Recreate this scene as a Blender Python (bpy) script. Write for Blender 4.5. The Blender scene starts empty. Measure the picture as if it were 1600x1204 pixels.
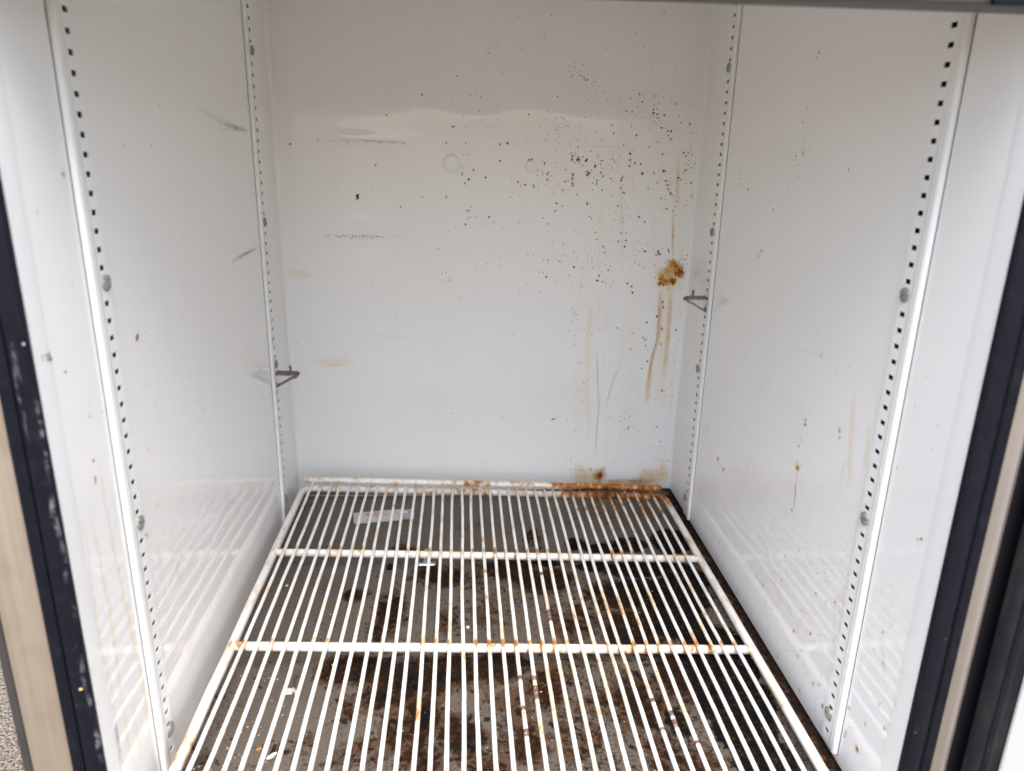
import bpy, bmesh, math, random
import numpy as np
from mathutils import Vector, Matrix

# ------------------------------------------------------------------ units
U = 0.0127            # one pilaster hole pitch (half an inch) in metres
GZ = 56.0             # camera height above the tarmac, in pitches
def V(x, y, z): return Vector((x*U, y*U, (z+GZ)*U))
rnd = random.Random(11)
sc = bpy.context.scene
COL = sc.collection

# ------------------------------------------------------------------ camera
F, PITCH, YAW, ROLL = 1175.72, 0.3090, 0.0725, 0.0213
fw = Vector((math.sin(YAW)*math.cos(PITCH), math.cos(YAW)*math.cos(PITCH), -math.sin(PITCH)))
rt0 = fw.cross(Vector((0, 0, 1))).normalized(); up0 = rt0.cross(fw)
rt = rt0*math.cos(ROLL)+up0*math.sin(ROLL); up = -rt0*math.sin(ROLL)+up0*math.cos(ROLL)
cam = bpy.data.cameras.new('camera'); camo = bpy.data.objects.new('camera', cam); COL.objects.link(camo)
m = Matrix((( rt.x, up.x, -fw.x, 0), (rt.y, up.y, -fw.y, 0), (rt.z, up.z, -fw.z, GZ*U), (0, 0, 0, 1)))
camo.matrix_world = m
cam.sensor_fit = 'HORIZONTAL'; cam.sensor_width = 36; cam.lens = 36*F/1600
cam.clip_start = 0.01; cam.clip_end = 2000
cam.dof.use_dof = True; cam.dof.focus_distance = 0.95; cam.dof.aperture_fstop = 6.6
sc.camera = camo

# ------------------------------------------------------------------ sky, sun, exposure
SUN_EL, SUN_AZ = math.radians(60), math.radians(175)     # azimuth clockwise from +Y
w = bpy.data.worlds.new('World'); sc.world = w; w.use_nodes = True
nt = w.node_tree; bg = nt.nodes['Background']
sky = nt.nodes.new('ShaderNodeTexSky'); sky.sky_type = 'NISHITA'; sky.sun_disc = False
sky.sun_elevation = SUN_EL; sky.sun_rotation = SUN_AZ
sky.air_density = 1.0; sky.dust_density = 3.0; sky.ozone_density = 1.0
nt.links.new(sky.outputs[0], bg.inputs[0]); bg.inputs[1].default_value = 0.125
sl = bpy.data.lights.new('sun', 'SUN'); sl.energy = 1.5; sl.angle = math.radians(50); sl.color = (1, 0.955, 0.88)
so = bpy.data.objects.new('sun', sl); COL.objects.link(so); so.location = (0, -3, 4)
sdir = Vector((math.sin(SUN_AZ)*math.cos(SUN_EL), math.cos(SUN_AZ)*math.cos(SUN_EL), math.sin(SUN_EL)))
so.rotation_euler = (-sdir).to_track_quat('-Z', 'Y').to_euler()
sc.view_settings.view_transform = 'Standard'; sc.view_settings.look = 'None'
sc.view_settings.gamma = 1; sc.view_settings.use_curve_mapping = False
sc.view_settings.exposure = 1.82
sc.render.engine = 'CYCLES'
sc.cycles.max_bounces = 12; sc.cycles.diffuse_bounces = 8; sc.cycles.glossy_bounces = 6
sc.cycles.transparent_max_bounces = 48
sc.cycles.use_denoising = True

# ------------------------------------------------------------------ measured planes (in pitches, camera at the origin)
XL, XR = -19.81, 26.79          # pilaster flange faces
WL, WR = -20.06, 27.04          # liner walls
YB = 87.0                       # back wall
YF = 35.2                       # front edge of the liner
ZF = -41.75                     # steel floor pan
ZC = 15.5                       # ceiling
ZBOT = -47.5

def ray(px, py): return rt*((px-800)/F)-up*((py-602)/F)+fw
def onx(px, py, x): d = ray(px, py); d = d*(x/d.x); return d.x, d.y, d.z
def ony(px, py, y): d = ray(px, py); d = d*(y/d.y); return d.x, d.y, d.z
def onz(px, py, z): d = ray(px, py); d = d*(z/d.z); return d.x, d.y, d.z

# ------------------------------------------------------------------ materials
MATS = {}
class NT:
    def __init__(s, name):
        s.m = bpy.data.materials.new(name); s.m.use_nodes = True; s.t = s.m.node_tree
        s.b = s.t.nodes['Principled BSDF']; s.out = s.t.nodes['Material Output']; MATS[name] = s.m
    def n(s, kind, **kw):
        nd = s.t.nodes.new('ShaderNode'+kind)
        for k, v in kw.items():
            if k.startswith('i_'): s.set(nd, k[2:], v)
            else: setattr(nd, k, v)
        return nd
    def set(s, nd, key, v):
        key = int(key) if key.isdigit() else key.replace('_', ' ')
        if isinstance(v, bpy.types.NodeSocket): s.t.links.new(v, nd.inputs[key])
        else: nd.inputs[key].default_value = v
    def P(s, **kw):
        for k, v in kw.items(): s.set(s.b, k, v)
    def pos(s): return s.n('NewGeometry').outputs['Position']
    def map(s, scale=(1, 1, 1), rot=(0, 0, 0)):
        mp = s.n('Mapping'); s.t.links.new(s.pos(), mp.inputs[0]); mp.inputs['Scale'].default_value = scale; mp.inputs['Rotation'].default_value = rot
        return mp.outputs[0]
    def noise(s, scale, detail=3, rough=0.5, vec=None, dist=0.0):
        nd = s.n('TexNoise'); nd.inputs['Scale'].default_value = scale; nd.inputs['Detail'].default_value = detail
        nd.inputs['Roughness'].default_value = rough; nd.inputs['Distortion'].default_value = dist
        s.t.links.new(vec or s.pos(), nd.inputs['Vector']); return nd.outputs[0]
    def mr(s, v, a, b, c=0.0, d=1.0, smooth=True):
        nd = s.n('MapRange', interpolation_type='SMOOTHSTEP' if smooth else 'LINEAR')
        s.t.links.new(v, nd.inputs[0])
        for i, x in zip((1, 2, 3, 4), (a, b, c, d)): nd.inputs[i].default_value = x
        return nd.outputs[0]
    def math(s, op, a, b=0.0, c=0.0, clamp=False):
        nd = s.n('Math', operation=op, use_clamp=clamp)
        for i, x in enumerate((a, b, c)):
            if isinstance(x, bpy.types.NodeSocket): s.t.links.new(x, nd.inputs[i])
            else: nd.inputs[i].default_value = x
        return nd.outputs[0]
    def mix(s, f, a, b):
        nd = s.n('Mix', data_type='RGBA')
        for sock, x in ((nd.inputs[0], f), (nd.inputs[6], a), (nd.inputs[7], b)):
            if isinstance(x, bpy.types.NodeSocket): s.t.links.new(x, sock)
            else: sock.default_value = x if not isinstance(x, tuple) or len(x) == 4 else (*x, 1)
        return nd.outputs[2]
    def bump(s, h, strength, dist):
        nd = s.n('Bump'); s.t.links.new(h, nd.inputs['Height']); nd.inputs['Strength'].default_value = strength; nd.inputs['Distance'].default_value = dist
        s.t.links.new(nd.outputs[0], s.b.inputs['Normal']); return nd

def enamel(name, col, rough, wave):
    t = NT(name)
    big = t.noise(7, 2); fine = t.noise(260, 2)
    grime = t.noise(16, 5, 0.6, t.map((1, 1, 0.25)))
    c = t.mix(t.mr(grime, 0.45, 0.8, 0, 0.22), col, (col[0]*0.93, col[1]*0.90, col[2]*0.83))
    t.P(Base_Color=c, Roughness=t.mr(t.noise(30, 4), 0.3, 0.7, rough, rough+0.035), Specular_IOR_Level=0.42)
    h = t.math('ADD', t.math('MULTIPLY', big, wave), t.math('MULTIPLY', fine, 0.0025))
    h = t.math('ADD', h, t.math('MULTIPLY', t.noise(38, 2), wave*0.035))
    t.bump(h, 1.0, 0.01)
enamel('enamel', (0.86, 0.855, 0.84), 0.012, 0.075)
enamel('back_enamel', (0.85, 0.84, 0.82), 0.035, 0.09)
enamel('trim_white', (0.86, 0.86, 0.845), 0.2, 0.05)

t = NT('rack_coat')                       # white dip coating with rust breaking through
p = t.pos(); sep = t.n('SeparateXYZ'); t.t.links.new(p, sep.inputs[0])
def ptboost(pt, r, amt):
    d = t.n('VectorMath', operation='DISTANCE'); t.t.links.new(p, d.inputs[0]); d.inputs[1].default_value = V(*pt)
    return t.mr(d.outputs['Value'], 0, r, amt, 0)
def yband(y, half, amt):
    return t.mr(t.math('ABSOLUTE', t.math('SUBTRACT', sep.outputs[1], y*U)), 0, half*U, amt, 0)
n1 = t.noise(85, 4, 0.62, t.map((1.0, 0.38, 1.0))); n2 = t.noise(420, 3, 0.6); n3 = t.noise(22, 2)
val = t.math('ADD', t.math('MULTIPLY', n1, 0.75), t.math('MULTIPLY', n3, 0.35))
val = t.math('ADD', val, t.math('MULTIPLY', n2, 0.18))
for b in (ptboost((22, 82.8, -40), 0.16, 0.20), ptboost((14, 82.5, -40), 0.13, 0.12), ptboost((2, 82.5, -40), 0.10, 0.10), ptboost((-20, 41.5, -40), 0.05, 0.2), ptboost((-18.4, 53, -39), 0.022, 0.16),
          ptboost((14, 58, -40), 0.30, 0.06), ptboost((6, 48, -40), 0.25, 0.07), yband(82.6, 2.2, 0.07), yband(75, 8, 0.025)):
    val = t.math('ADD', val, b)
fr = t.math('ABSOLUTE', t.math('SUBTRACT', t.math('FRACT', t.math('ADD', t.math('DIVIDE', t.math('SUBTRACT', sep.outputs[0], (3.1-20.55)*U), 1.1027*U), 10.0)), 0.5))
joint = t.mr(fr, 0.22, 0.5)                # 1 where a wire crosses a rod
rods = t.math('ADD', yband(67.7, 0.9, 0.17), yband(52.9, 0.9, 0.17))
val = t.math('ADD', val, t.math('MULTIPLY', joint, rods))
halo = t.mr(val, 0.645, 0.82); core = t.mr(val, 0.775, 0.90); dark = t.mr(val, 0.93, 1.02)
c = t.mix(t.math('MULTIPLY', halo, 0.75), (0.80, 0.80, 0.785), (0.66, 0.50, 0.30))
c = t.mix(core, c, (0.40, 0.145, 0.025)); c = t.mix(dark, c, (0.11, 0.04, 0.014))
speck = t.mr(t.noise(900, 2), 0.70, 0.76)
c = t.mix(speck, c, (0.2, 0.10, 0.05))
t.P(Base_Color=c, Roughness=t.mr(core, 0, 1, 0.30, 0.85), Specular_IOR_Level=0.45)
t.bump(t.math('ADD', t.math('MULTIPLY', core, 0.6), t.math('MULTIPLY', n2, 0.35)), 0.5, 0.0006)

t = NT('floor_steel')                     # dull stainless pan under baked-on spills; Col.r brown, Col.g black
at = t.n('Attribute', attribute_name='Col'); sp = t.n('SeparateColor'); t.t.links.new(at.outputs['Color'], sp.inputs[0])
na = t.noise(55, 6, 0.65, dist=0.6); nb = t.noise(190, 5, 0.65); nc = t.noise(14, 3); ng = t.noise(520, 3, 0.6); nv = t.noise(34, 7, 0.72, dist=1.0)
R_m, G_m, B_m = sp.outputs[0], sp.outputs[1], sp.outputs[2]
mixn = t.math('ADD', t.math('MULTIPLY', nv, 0.6), t.math('MULTIPLY', nb, 0.4))
film = t.mr(t.math('ADD', t.math('MULTIPLY', R_m, 0.50), nv), 0.70, 0.80)                       # thin brown syrup with a clear tide line
tide = t.math('MULTIPLY', t.mr(t.math('ADD', t.math('MULTIPLY', R_m, 0.50), nv), 0.69, 0.73), t.mr(t.math('ADD', t.math('MULTIPLY', R_m, 0.50), nv), 0.73, 0.80, 1, 0))
brown = t.mr(t.math('ADD', t.math('MULTIPLY', R_m, 0.50), mixn), 0.785, 0.84)                    # thick crust
black = t.mr(t.math('ADD', t.math('MULTIPLY', G_m, 0.66), mixn), 0.79, 0.85)
patchy = t.math('MULTIPLY', t.math('SUBTRACT', t.noise(26, 4, 0.65), 0.5), 0.42)
specks = t.mr(t.math('ADD', t.math('ADD', t.noise(260, 6, 0.72), t.math('MULTIPLY', B_m, 0.085)), patchy), 0.62, 0.65)
specks2 = t.mr(t.math('ADD', t.math('ADD', ng, t.math('MULTIPLY', B_m, 0.05)), t.math('MULTIPLY', patchy, 0.6)), 0.59, 0.64)
chunks = t.mr(t.math('ADD', t.noise(120, 4, 0.6), t.math('MULTIPLY', R_m, 0.18)), 0.65, 0.675)
pale = t.mr(t.noise(620, 2), 0.68, 0.73)
streak = t.noise(60, 3, 0.5, t.map((1.0, 0.06, 1)))
c = t.mix(nc, (0.150, 0.127, 0.108), (0.105, 0.087, 0.072))
c = t.mix(t.math('MULTIPLY', streak, 0.35), c, (0.19, 0.168, 0.147))
c = t.mix(t.math('MULTIPLY', pale, 0.4), c, (0.33, 0.30, 0.26))
c = t.mix(t.math('MULTIPLY', specks2, 0.75), c, (0.055, 0.032, 0.02))
c = t.mix(t.math('MULTIPLY', film, 0.74), c, t.mix(t.mr(nb, 0.4, 0.65), (0.066, 0.024, 0.005), (0.125, 0.055, 0.013)))
c = t.mix(t.math('MULTIPLY', tide, 0.6), c, (0.035, 0.016, 0.008))
c = t.mix(t.math('MULTIPLY', brown, 0.93), c, t.mix(t.mr(t.math('ADD', nb, t.math('MULTIPLY', ng, 0.5)), 0.68, 0.92), (0.006, 0.0035, 0.003), (0.052, 0.018, 0.005)))
c = t.mix(t.math('MULTIPLY', specks, 0.9), c, (0.03, 0.016, 0.010))
c = t.mix(t.math('MULTIPLY', chunks, 0.95), c, (0.012, 0.009, 0.008))
c = t.mix(black, c, t.mix(t.mr(nb, 0.52, 0.66), (0.006, 0.005, 0.005), (0.040, 0.024, 0.015)))
dirty = t.math('MAXIMUM', t.math('MAXIMUM', brown, black), t.math('MULTIPLY', film, 0.8))
t.P(Base_Color=c, Metallic=t.math('MULTIPLY', t.math('SUBTRACT', 1.0, dirty), 0.2), Roughness=t.mr(t.math('ADD', dirty, t.math('MULTIPLY', nb, 0.4)), 0, 1.3, 0.45, 0.7),
    Specular_IOR_Level=t.mr(dirty, 0, 1, 0.25, 0.06))
t.bump(t.math('ADD', t.math('MULTIPLY', t.math('MAXIMUM', black, t.math('MULTIPLY', brown, 0.6)), nb), t.math('MULTIPLY', ng, 0.15)), 0.8, 0.002)

t = NT('stainless')
br = t.noise(300, 3, 0.5, t.map((1, 1, 0.01))); sm = t.noise(24, 4, 0.6)
t.P(Base_Color=t.mix(t.mr(sm, 0.45, 0.75), (0.58, 0.50, 0.415), (0.49, 0.405, 0.32)), Metallic=0.85, Roughness=t.mr(br, 0.3, 0.7, 0.30, 0.45))
t = NT('stainless_grey'); t.P(Base_Color=t.mix(t.noise(24, 4), (0.50, 0.455, 0.42), (0.42, 0.375, 0.34)), Metallic=0.85, Roughness=0.36)
t = NT('pan_lip'); t.P(Base_Color=(0.4, 0.38, 0.36, 1), Metallic=0.9, Roughness=0.28)

t = NT('black_vinyl')
t.P(Base_Color=t.mix(t.mr(t.noise(90, 4, 0.6), 0.5, 0.8), (0.006, 0.0065, 0.011), (0.013, 0.013, 0.019)), Roughness=t.mr(t.noise(45, 3), 0.3, 0.7, 0.35, 0.55), Specular_IOR_Level=0.13)
t.bump(t.noise(500, 2), 0.15, 0.001)
t = NT('gasket_rubber')
t.P(Base_Color=t.mix(t.mr(t.noise(60, 4, 0.6, t.map((1, 1, 0.3))), 0.45, 0.8), (0.017, 0.018, 0.023), (0.045, 0.041, 0.034)), Roughness=0.6, Specular_IOR_Level=0.15)
t = NT('recess_shade'); t.P(Base_Color=(0.012, 0.011, 0.014, 1), Roughness=0.9, Specular_IOR_Level=0.1)  # near-black colour standing in for shade in holes and gaps
t = NT('zinc')
t.P(Base_Color=t.mix(t.mr(t.noise(700, 3), 0.4, 0.65), (0.36, 0.36, 0.32), (0.22, 0.225, 0.19)), Metallic=0.35, Roughness=0.5)
t.bump(t.noise(900, 2), 0.3, 0.0006)
t = NT('clip_steel')
cn = t.noise(260, 4, 0.65)
t.P(Base_Color=t.mix(t.mr(cn, 0.42, 0.62), (0.27, 0.25, 0.225), (0.13, 0.08, 0.055)), Metallic=0.45, Roughness=0.5)
t.bump(cn, 0.4, 0.0008)
t = NT('bright_steel'); t.P(Base_Color=(0.72, 0.71, 0.70, 1), Metallic=1.0, Roughness=0.22)
t = NT('rust_chip')
rn = t.noise(600, 4, 0.6)
t.P(Base_Color=t.mix(t.mr(rn, 0.4, 0.6), (0.10, 0.05, 0.038), (0.20, 0.10, 0.07)), Roughness=0.9); t.bump(rn, 0.6, 0.001)
t = NT('box_card'); t.P(Base_Color=t.mix(t.mr(t.noise(120, 4), 0.5, 0.8), (0.62, 0.60, 0.60), (0.5, 0.45, 0.38)), Roughness=0.5)
t = NT('box_plastic'); t.P(Base_Color=(0.62, 0.61, 0.62, 1), Roughness=0.2, Transmission_Weight=0.35)
t = NT('print_pink'); t.P(Base_Color=(0.55, 0.06, 0.16, 1), Roughness=0.5)
t = NT('print_orange'); t.P(Base_Color=(0.52, 0.20, 0.10, 1), Roughness=0.5)
t = NT('print_grey'); t.P(Base_Color=(0.38, 0.36, 0.37, 1), Roughness=0.5)
t = NT('clear_plastic'); t.P(Base_Color=(0.55, 0.54, 0.55, 1), Roughness=0.15, Transmission_Weight=0.55)
t = NT('white_chip'); t.P(Base_Color=(0.75, 0.74, 0.72, 1), Roughness=0.6)
t = NT('crumb'); t.P(Base_Color=t.mix(t.mr(t.noise(60, 2), 0.45, 0.55), (0.62, 0.52, 0.38), (0.30, 0.15, 0.05)), Roughness=0.8)
t = NT('black_flake'); t.P(Base_Color=(0.02, 0.018, 0.016, 1), Roughness=0.4)
t = NT('shell_paint'); t.P(Base_Color=t.mix(t.noise(40, 4), (0.02, 0.02, 0.021), (0.05, 0.045, 0.04)), Roughness=0.5)
t = NT('header_shaded_steel'); t.P(Base_Color=t.mix(t.noise(50, 3), (0.09, 0.085, 0.08), (0.065, 0.06, 0.055)), Metallic=0.5, Roughness=0.45)  # steel coloured dark for the header's shaded underside
t = NT('door_white'); t.P(Base_Color=(0.76, 0.74, 0.70, 1), Roughness=0.3)

t = NT('asphalt')
vo = t.n('TexVoronoi'); vo.inputs['Scale'].default_value = 120; t.t.links.new(t.pos(), vo.inputs['Vector'])
an = t.noise(300, 5, 0.7); ab = t.noise(30, 4, 0.6)
ac = t.mix(t.mr(an, 0.40, 0.60), (0.04, 0.032, 0.022), (0.44, 0.37, 0.28))
ac = t.mix(t.mr(vo.outputs['Distance'], 0.0, 0.35, 0.55, 0), ac, (0.50, 0.46, 0.40))
ac = t.mix(t.mr(ab, 0.62, 0.70), ac, (0.03, 0.03, 0.03))
t.P(Base_Color=ac, Roughness=0.9)
t.bump(t.math('ADD', t.math('MULTIPLY', vo.outputs['Distance'], -0.8), an), 1.0, 0.006)

def film(name, k):
    """a thin dried glaze: tints the enamel under it, light passes through it twice"""
    t = NT(name); t.t.nodes.remove(t.b)
    at = t.n('Attribute', attribute_name='Col')
    nn = t.noise(330, 4, 0.62); n0 = t.noise(70, 3, 0.6)
    a = t.math('ADD', at.outputs['Alpha'], t.math('MULTIPLY', t.math('SUBTRACT', t.math('ADD', t.math('MULTIPLY', nn, 0.6), t.math('MULTIPLY', n0, 0.4)), 0.5), t.math('MULTIPLY', at.outputs['Alpha'], k)), clamp=True)
    tr = t.n('BsdfTransparent'); t.t.links.new(t.mix(a, (1, 1, 1), at.outputs['Color']), tr.inputs[0])
    t.t.links.new(tr.outputs[0], t.out.inputs[0])
film('stain_soft', 2.2); film('stain_ragged', 5.0)
t = NT('chalk_smear'); at = t.n('Attribute', attribute_name='Col')
ca = t.math('MULTIPLY', at.outputs['Alpha'], t.mr(t.noise(150, 4, 0.65), 0.4, 0.75, 0.0, 0.6))
t.P(Base_Color=at.outputs['Color'], Roughness=0.6, Alpha=ca)
t = NT('dried_speck'); at = t.n('Attribute', attribute_name='Col'); t.P(Base_Color=at.outputs['Color'], Roughness=0.7)

# ------------------------------------------------------------------ mesh helpers
def obj(name, verts, faces, mat, parent=None, smooth=False, cols=None):
    me = bpy.data.meshes.new(name); me.from_pydata([tuple(v) for v in verts], [], faces)
    if mat: me.materials.append(MATS[mat])
    if smooth: me.polygons.foreach_set('use_smooth', [True]*len(me.polygons))
    if cols is not None:
        ca = me.color_attributes.new('Col', 'FLOAT_COLOR', 'POINT')
        ca.data.foreach_set('color', np.asarray(cols, dtype=np.float32).ravel())
    me.update()
    o = bpy.data.objects.new(name, me); COL.objects.link(o)
    if parent is not None: adopt(o, parent)
    return o
def adopt(o, parent):
    o.parent = parent
    o.matrix_parent_inverse = world_of(parent).inverted()
def world_of(o):
    mw = o.matrix_basis.copy()
    if o.parent: mw = world_of(o.parent) @ o.matrix_parent_inverse @ mw
    return mw
def bevel_box(a, b, r=0.0, seg=2):
    """verts/faces of a box between pitch corners a and b with rounded edges"""
    bm = bmesh.new(); bmesh.ops.create_cube(bm, size=1)
    for v in bm.verts:
        v.co = V(*[a[i]+(v.co[i]+0.5)*(b[i]-a[i]) for i in range(3)])
    if r: bmesh.ops.bevel(bm, geom=list(bm.edges), offset=r*U, segments=seg, affect='EDGES', profile=0.5)
    bm.normal_update(); vs = [v.co.copy() for v in bm.verts]; bm.verts.index_update()
    fs = [[v.index for v in f.verts] for f in bm.faces]; bm.free(); return vs, fs
def box(name, a, b, mat, parent=None, r=0.0, seg=2):
    vs, fs = bevel_box(a, b, r, seg); o = obj(name, vs, fs, mat, parent)
    if r: shade_auto(o)
    return o
def shade_auto(o, ang=40):
    me = o.data; me.polygons.foreach_set('use_smooth', [True]*len(me.polygons))
    try: me.set_sharp_from_angle(angle=math.radians(ang))
    except Exception: pass
def tube(pts, r, n=10, closed=False, vs=None, fs=None, jr=0.0):
    """swept circular rod through Vector pts (metres)"""
    vs = [] if vs is None else vs; fs = [] if fs is None else fs
    N = len(pts); base = len(vs); prev = None
    for i, p in enumerate(pts):
        a = pts[(i-1) % N] if (closed or i > 0) else pts[0]; b = pts[(i+1) % N] if (closed or i < N-1) else pts[-1]
        d = (b-a).normalized()
        s = d.cross(Vector((0, 0, 1)))
        if s.length < 0.2: s = d.cross(Vector((0, 1, 0))) if prev is None else prev
        s = (s - d*s.dot(d)).normalized(); q = s.cross(d); prev = s
        rr = r*(1+rnd.uniform(-jr, jr))
        for k in range(n):
            t_ = 2*math.pi*k/n; vs.append(p+(s*math.cos(t_)+q*math.sin(t_))*rr)
    L = N if closed else N-1
    for i in range(L):
        for k in range(n):
            a0 = base+i*n; b0 = base+((i+1) % N)*n
            fs.append([a0+k, a0+(k+1) % n, b0+(k+1) % n, b0+k])
    if not closed:
        for i, sgn in ((0, -1), (N-1, 1)):       # domed ends
            o_ = base+i*n; d = (pts[i]-pts[i-sgn]).normalized(); c = len(vs)
            ring = []
            for k in range(n):
                v = vs[o_+k]; ring.append(len(vs)); vs.append(pts[i]+(v-pts[i])*0.7+d*r*0.45)
            for k in range(n):
                q_ = [o_+k, o_+(k+1) % n, ring[(k+1) % n], ring[k]]; fs.append(q_ if sgn > 0 else q_[::-1])
            fs.append(ring if sgn > 0 else ring[::-1])
    return vs, fs
def sweep_z(prof, z0, z1, name, mat, parent, smooth=True, nz=1):
    """extrude an open (x,y) profile in pitches between two heights"""
    vs, fs = [], []
    n = len(prof)
    for i in range(nz+1):
        z = z0+(z1-z0)*i/nz
        vs += [V(x, y, z) for x, y in prof]
    for i in range(nz):
        for k in range(n-1):
            fs.append([i*n+k, i*n+k+1, (i+1)*n+k+1, (i+1)*n+k])
    o = obj(name, vs, fs, mat, parent)
    if smooth: shade_auto(o, 35)
    return o
def thing(name, loc, label, cat, group=None):
    o = bpy.data.objects.new(name, None); COL.objects.link(o); o.location = loc
    o.empty_display_size = 0.05
    o['label'] = label; o['category'] = cat
    if group: o['group'] = group
    return o
def tag(o, label, cat, group=None, kind=None):
    o['label'] = label; o['category'] = cat
    if group: o['group'] = group
    if kind: o['kind'] = kind

# ------------------------------------------------------------------ ground
g = obj('tarmac_ground', [(-300, -300, 0), (300, -300, 0), (300, 300, 0), (-300, 300, 0)], [[0, 1, 2, 3]], 'asphalt')
g['kind'] = 'structure'; g['label'] = 'rough grey brown tarmac outside the cabinet at lower left'

# ------------------------------------------------------------------ refrigerator
fridge = thing('refrigerator', V(3.5, 60, -GZ), 'open white enamel refrigerator cabinet, stained inside, seen through its doorway', 'refrigerator')

# side panels: front flat, back cove
def arc(cx, cy, r, a0, a1, n=8): return [(cx+r*math.cos(math.radians(a0+(a1-a0)*i/n)), cy+r*math.sin(math.radians(a0+(a1-a0)*i/n))) for i in range(n+1)]
R_ = 0.45
side_l = sweep_z([(WL, 36.9), (WL, 60), (WL, YB-R_)]+arc(WL+R_, YB-R_, R_, 180, 90)[1:], ZF, ZC, 'side_panel', 'enamel', fridge, nz=1)
side_r = sweep_z([(WR, 36.9), (WR, 60), (WR, YB-R_)]+arc(WR-R_, YB-R_, R_, 0, 90)[1:], ZF, ZC, 'side_panel', 'enamel', fridge, nz=1)
side_l['label'] = 'left inner wall, white enamel with pale yellow drips and grey scuffs'
side_r['label'] = 'right inner wall, white enamel with brown spatter'

# back panel with shallow dents
x0, x1 = WL+R_, WR-R_
nx, nz_ = 230, 270
gx = np.linspace(x0, x1, nx); gz = np.linspace(ZF, ZC, nz_)
XX, ZZ = np.meshgrid(gx, gz)
DD = np.zeros_like(XX)
def dent(px, py, rx, rz, amp, rot=0.0):
    cx, _, cz = ony(px, py, YB)
    a, b = XX-cx, ZZ-cz
    a, b = a*math.cos(rot)+b*math.sin(rot), -a*math.sin(rot)+b*math.cos(rot)
    global DD
    DD += amp*np.exp(-(a/rx)**2-(b/rz)**2)
dent(565, 218, 6.0, 0.8, -0.05); dent(560, 345, 2.0, 0.55, -0.07); dent(560, 385, 2.0, 0.5, 0.05); dent(560, 402, 1.7, 0.4, -0.05)
dent(705, 230, 4.5, 3.5, 0.06); dent(830, 226, 5, 3.5, 0.06); dent(640, 225, 6, 3.0, -0.05); dent(760, 200, 8, 2.0, -0.05)
dent(760, 330, 14, 9, 0.10); dent(930, 210, 6, 4, -0.05); dent(560, 480, 9, 9, -0.07); dent(860, 520, 10, 8, -0.06); dent(740, 120, 18, 6, 0.06)
for a_ in ((470, 190, 5, 3, -0.10), (540, 165, 4, 2.5, 0.09), (620, 180, 3, 3, -0.09), (665, 215, 2.5, 3, 0.08), (740, 185, 3.5, 2, -0.08), (800, 205, 3, 2.5, 0.09), (870, 190, 3, 3.5, -0.10), (915, 180, 3, 3, 0.07), (990, 200, 4, 3, -0.08), (1050, 215, 3, 4, 0.08), (640, 250, 4, 2, -0.06), (770, 240, 3, 1.5, -0.07), (895, 225, 3, 1.6, 0.06)): dent(*a_[:4], a_[4]*0.6)
rs = np.random.RandomState(4)
for i in range(26):
    dent(rs.uniform(440, 1090), rs.uniform(20, 740), rs.uniform(2, 7), rs.uniform(2, 7), rs.uniform(-0.03, 0.03))
vs = [V(XX[j, i], YB+DD[j, i], ZZ[j, i]) for j in range(nz_) for i in range(nx)]
fs = [[j*nx+i, j*nx+i+1, (j+1)*nx+i+1, (j+1)*nx+i] for j in range(nz_-1) for i in range(nx-1)]
back = obj('back_panel', vs, fs, 'back_enamel', fridge, smooth=True)
back['label'] = 'back inner wall, dented white enamel with rust runs and specks'

# ceiling and steel floor pan
box('ceiling_panel', (WL, 36.9, ZC), (WR, YB, ZC+0.5), 'enamel', fridge)
nx, ny = 190, 200
gx = np.linspace(WL, WR, nx); gy = np.linspace(35.6, YB, ny); FX, FY = np.meshgrid(gx, gy)
MB = np.zeros_like(FX); MK = np.zeros_like(FX); MS = np.zeros_like(FX)
def spill(M, px, py, rx, ry, amp, rot=0.0):
    cx, cy, _ = onz(px, py, ZF); k = cy/1120.0*1.05        # pixel size on the pan
    sx = k; sy = k*1.55
    a, b = (FX-cx)/(rx*sx), (FY-cy)/(ry*sy*1.15)
    a, b = a*math.cos(rot)+b*math.sin(rot), -a*math.sin(rot)+b*math.cos(rot)
    np.maximum(M, amp*np.exp(-(a*a+b*b)**1.5), out=M)
for a in ((560, 1045, 80, 26, 1), (640, 1060, 90, 34, 1), (700, 1045, 70, 28, 0.9), (600, 1085, 60, 30, 0.8), (660, 1120, 40, 40, 0.9), (720, 1150, 60, 40, 0.8), (610, 955, 34, 42, 0.8),
          (590, 990, 22, 30, 0.7), (555, 928, 26, 14, 0.8), (620, 1140, 45, 40, 0.7), (690, 900, 60, 22, 0.8), (800, 890, 70, 22, 0.8), (740, 905, 30, 22, 0.6), (850, 905, 60, 26, 0.9),
          (880, 1040, 60, 50, 0.45), (960, 930, 60, 30, 0.9), (990, 985, 60, 45, 0.9), (1040, 960, 60, 40, 1), (800, 1100, 60, 40, 0.55), (940, 1110, 80, 50, 0.5), (480, 1160, 30, 22, 0.55),
          (500, 860, 30, 20, 0.3), (830, 840, 18, 22, 0.7), (630, 860, 30, 14, 0.7), (440, 1170, 20, 16, 0.5), (1100, 1190, 70, 30, 0.6), (760, 1190, 60, 30, 0.6), (1060, 1050, 60, 60, 0.8), (310, 1190, 30, 20, 0.5), (540, 1110, 22, 30, 0.6), (780, 1040, 60, 34, 0.8), (850, 1075, 50, 34, 0.7), (900, 1150, 70, 40, 0.65), (820, 1160, 50, 40, 0.7), (1000, 1100, 60, 60, 0.7), (1040, 1180, 60, 40, 0.7), (900, 970, 60, 40, 0.6), (760, 950, 50, 40, 0.5), (560, 1180, 60, 30, 0.65), (660, 1185, 60, 30, 0.7), (700, 970, 30, 30, 0.6)):
    spill(MB, *a)
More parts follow.
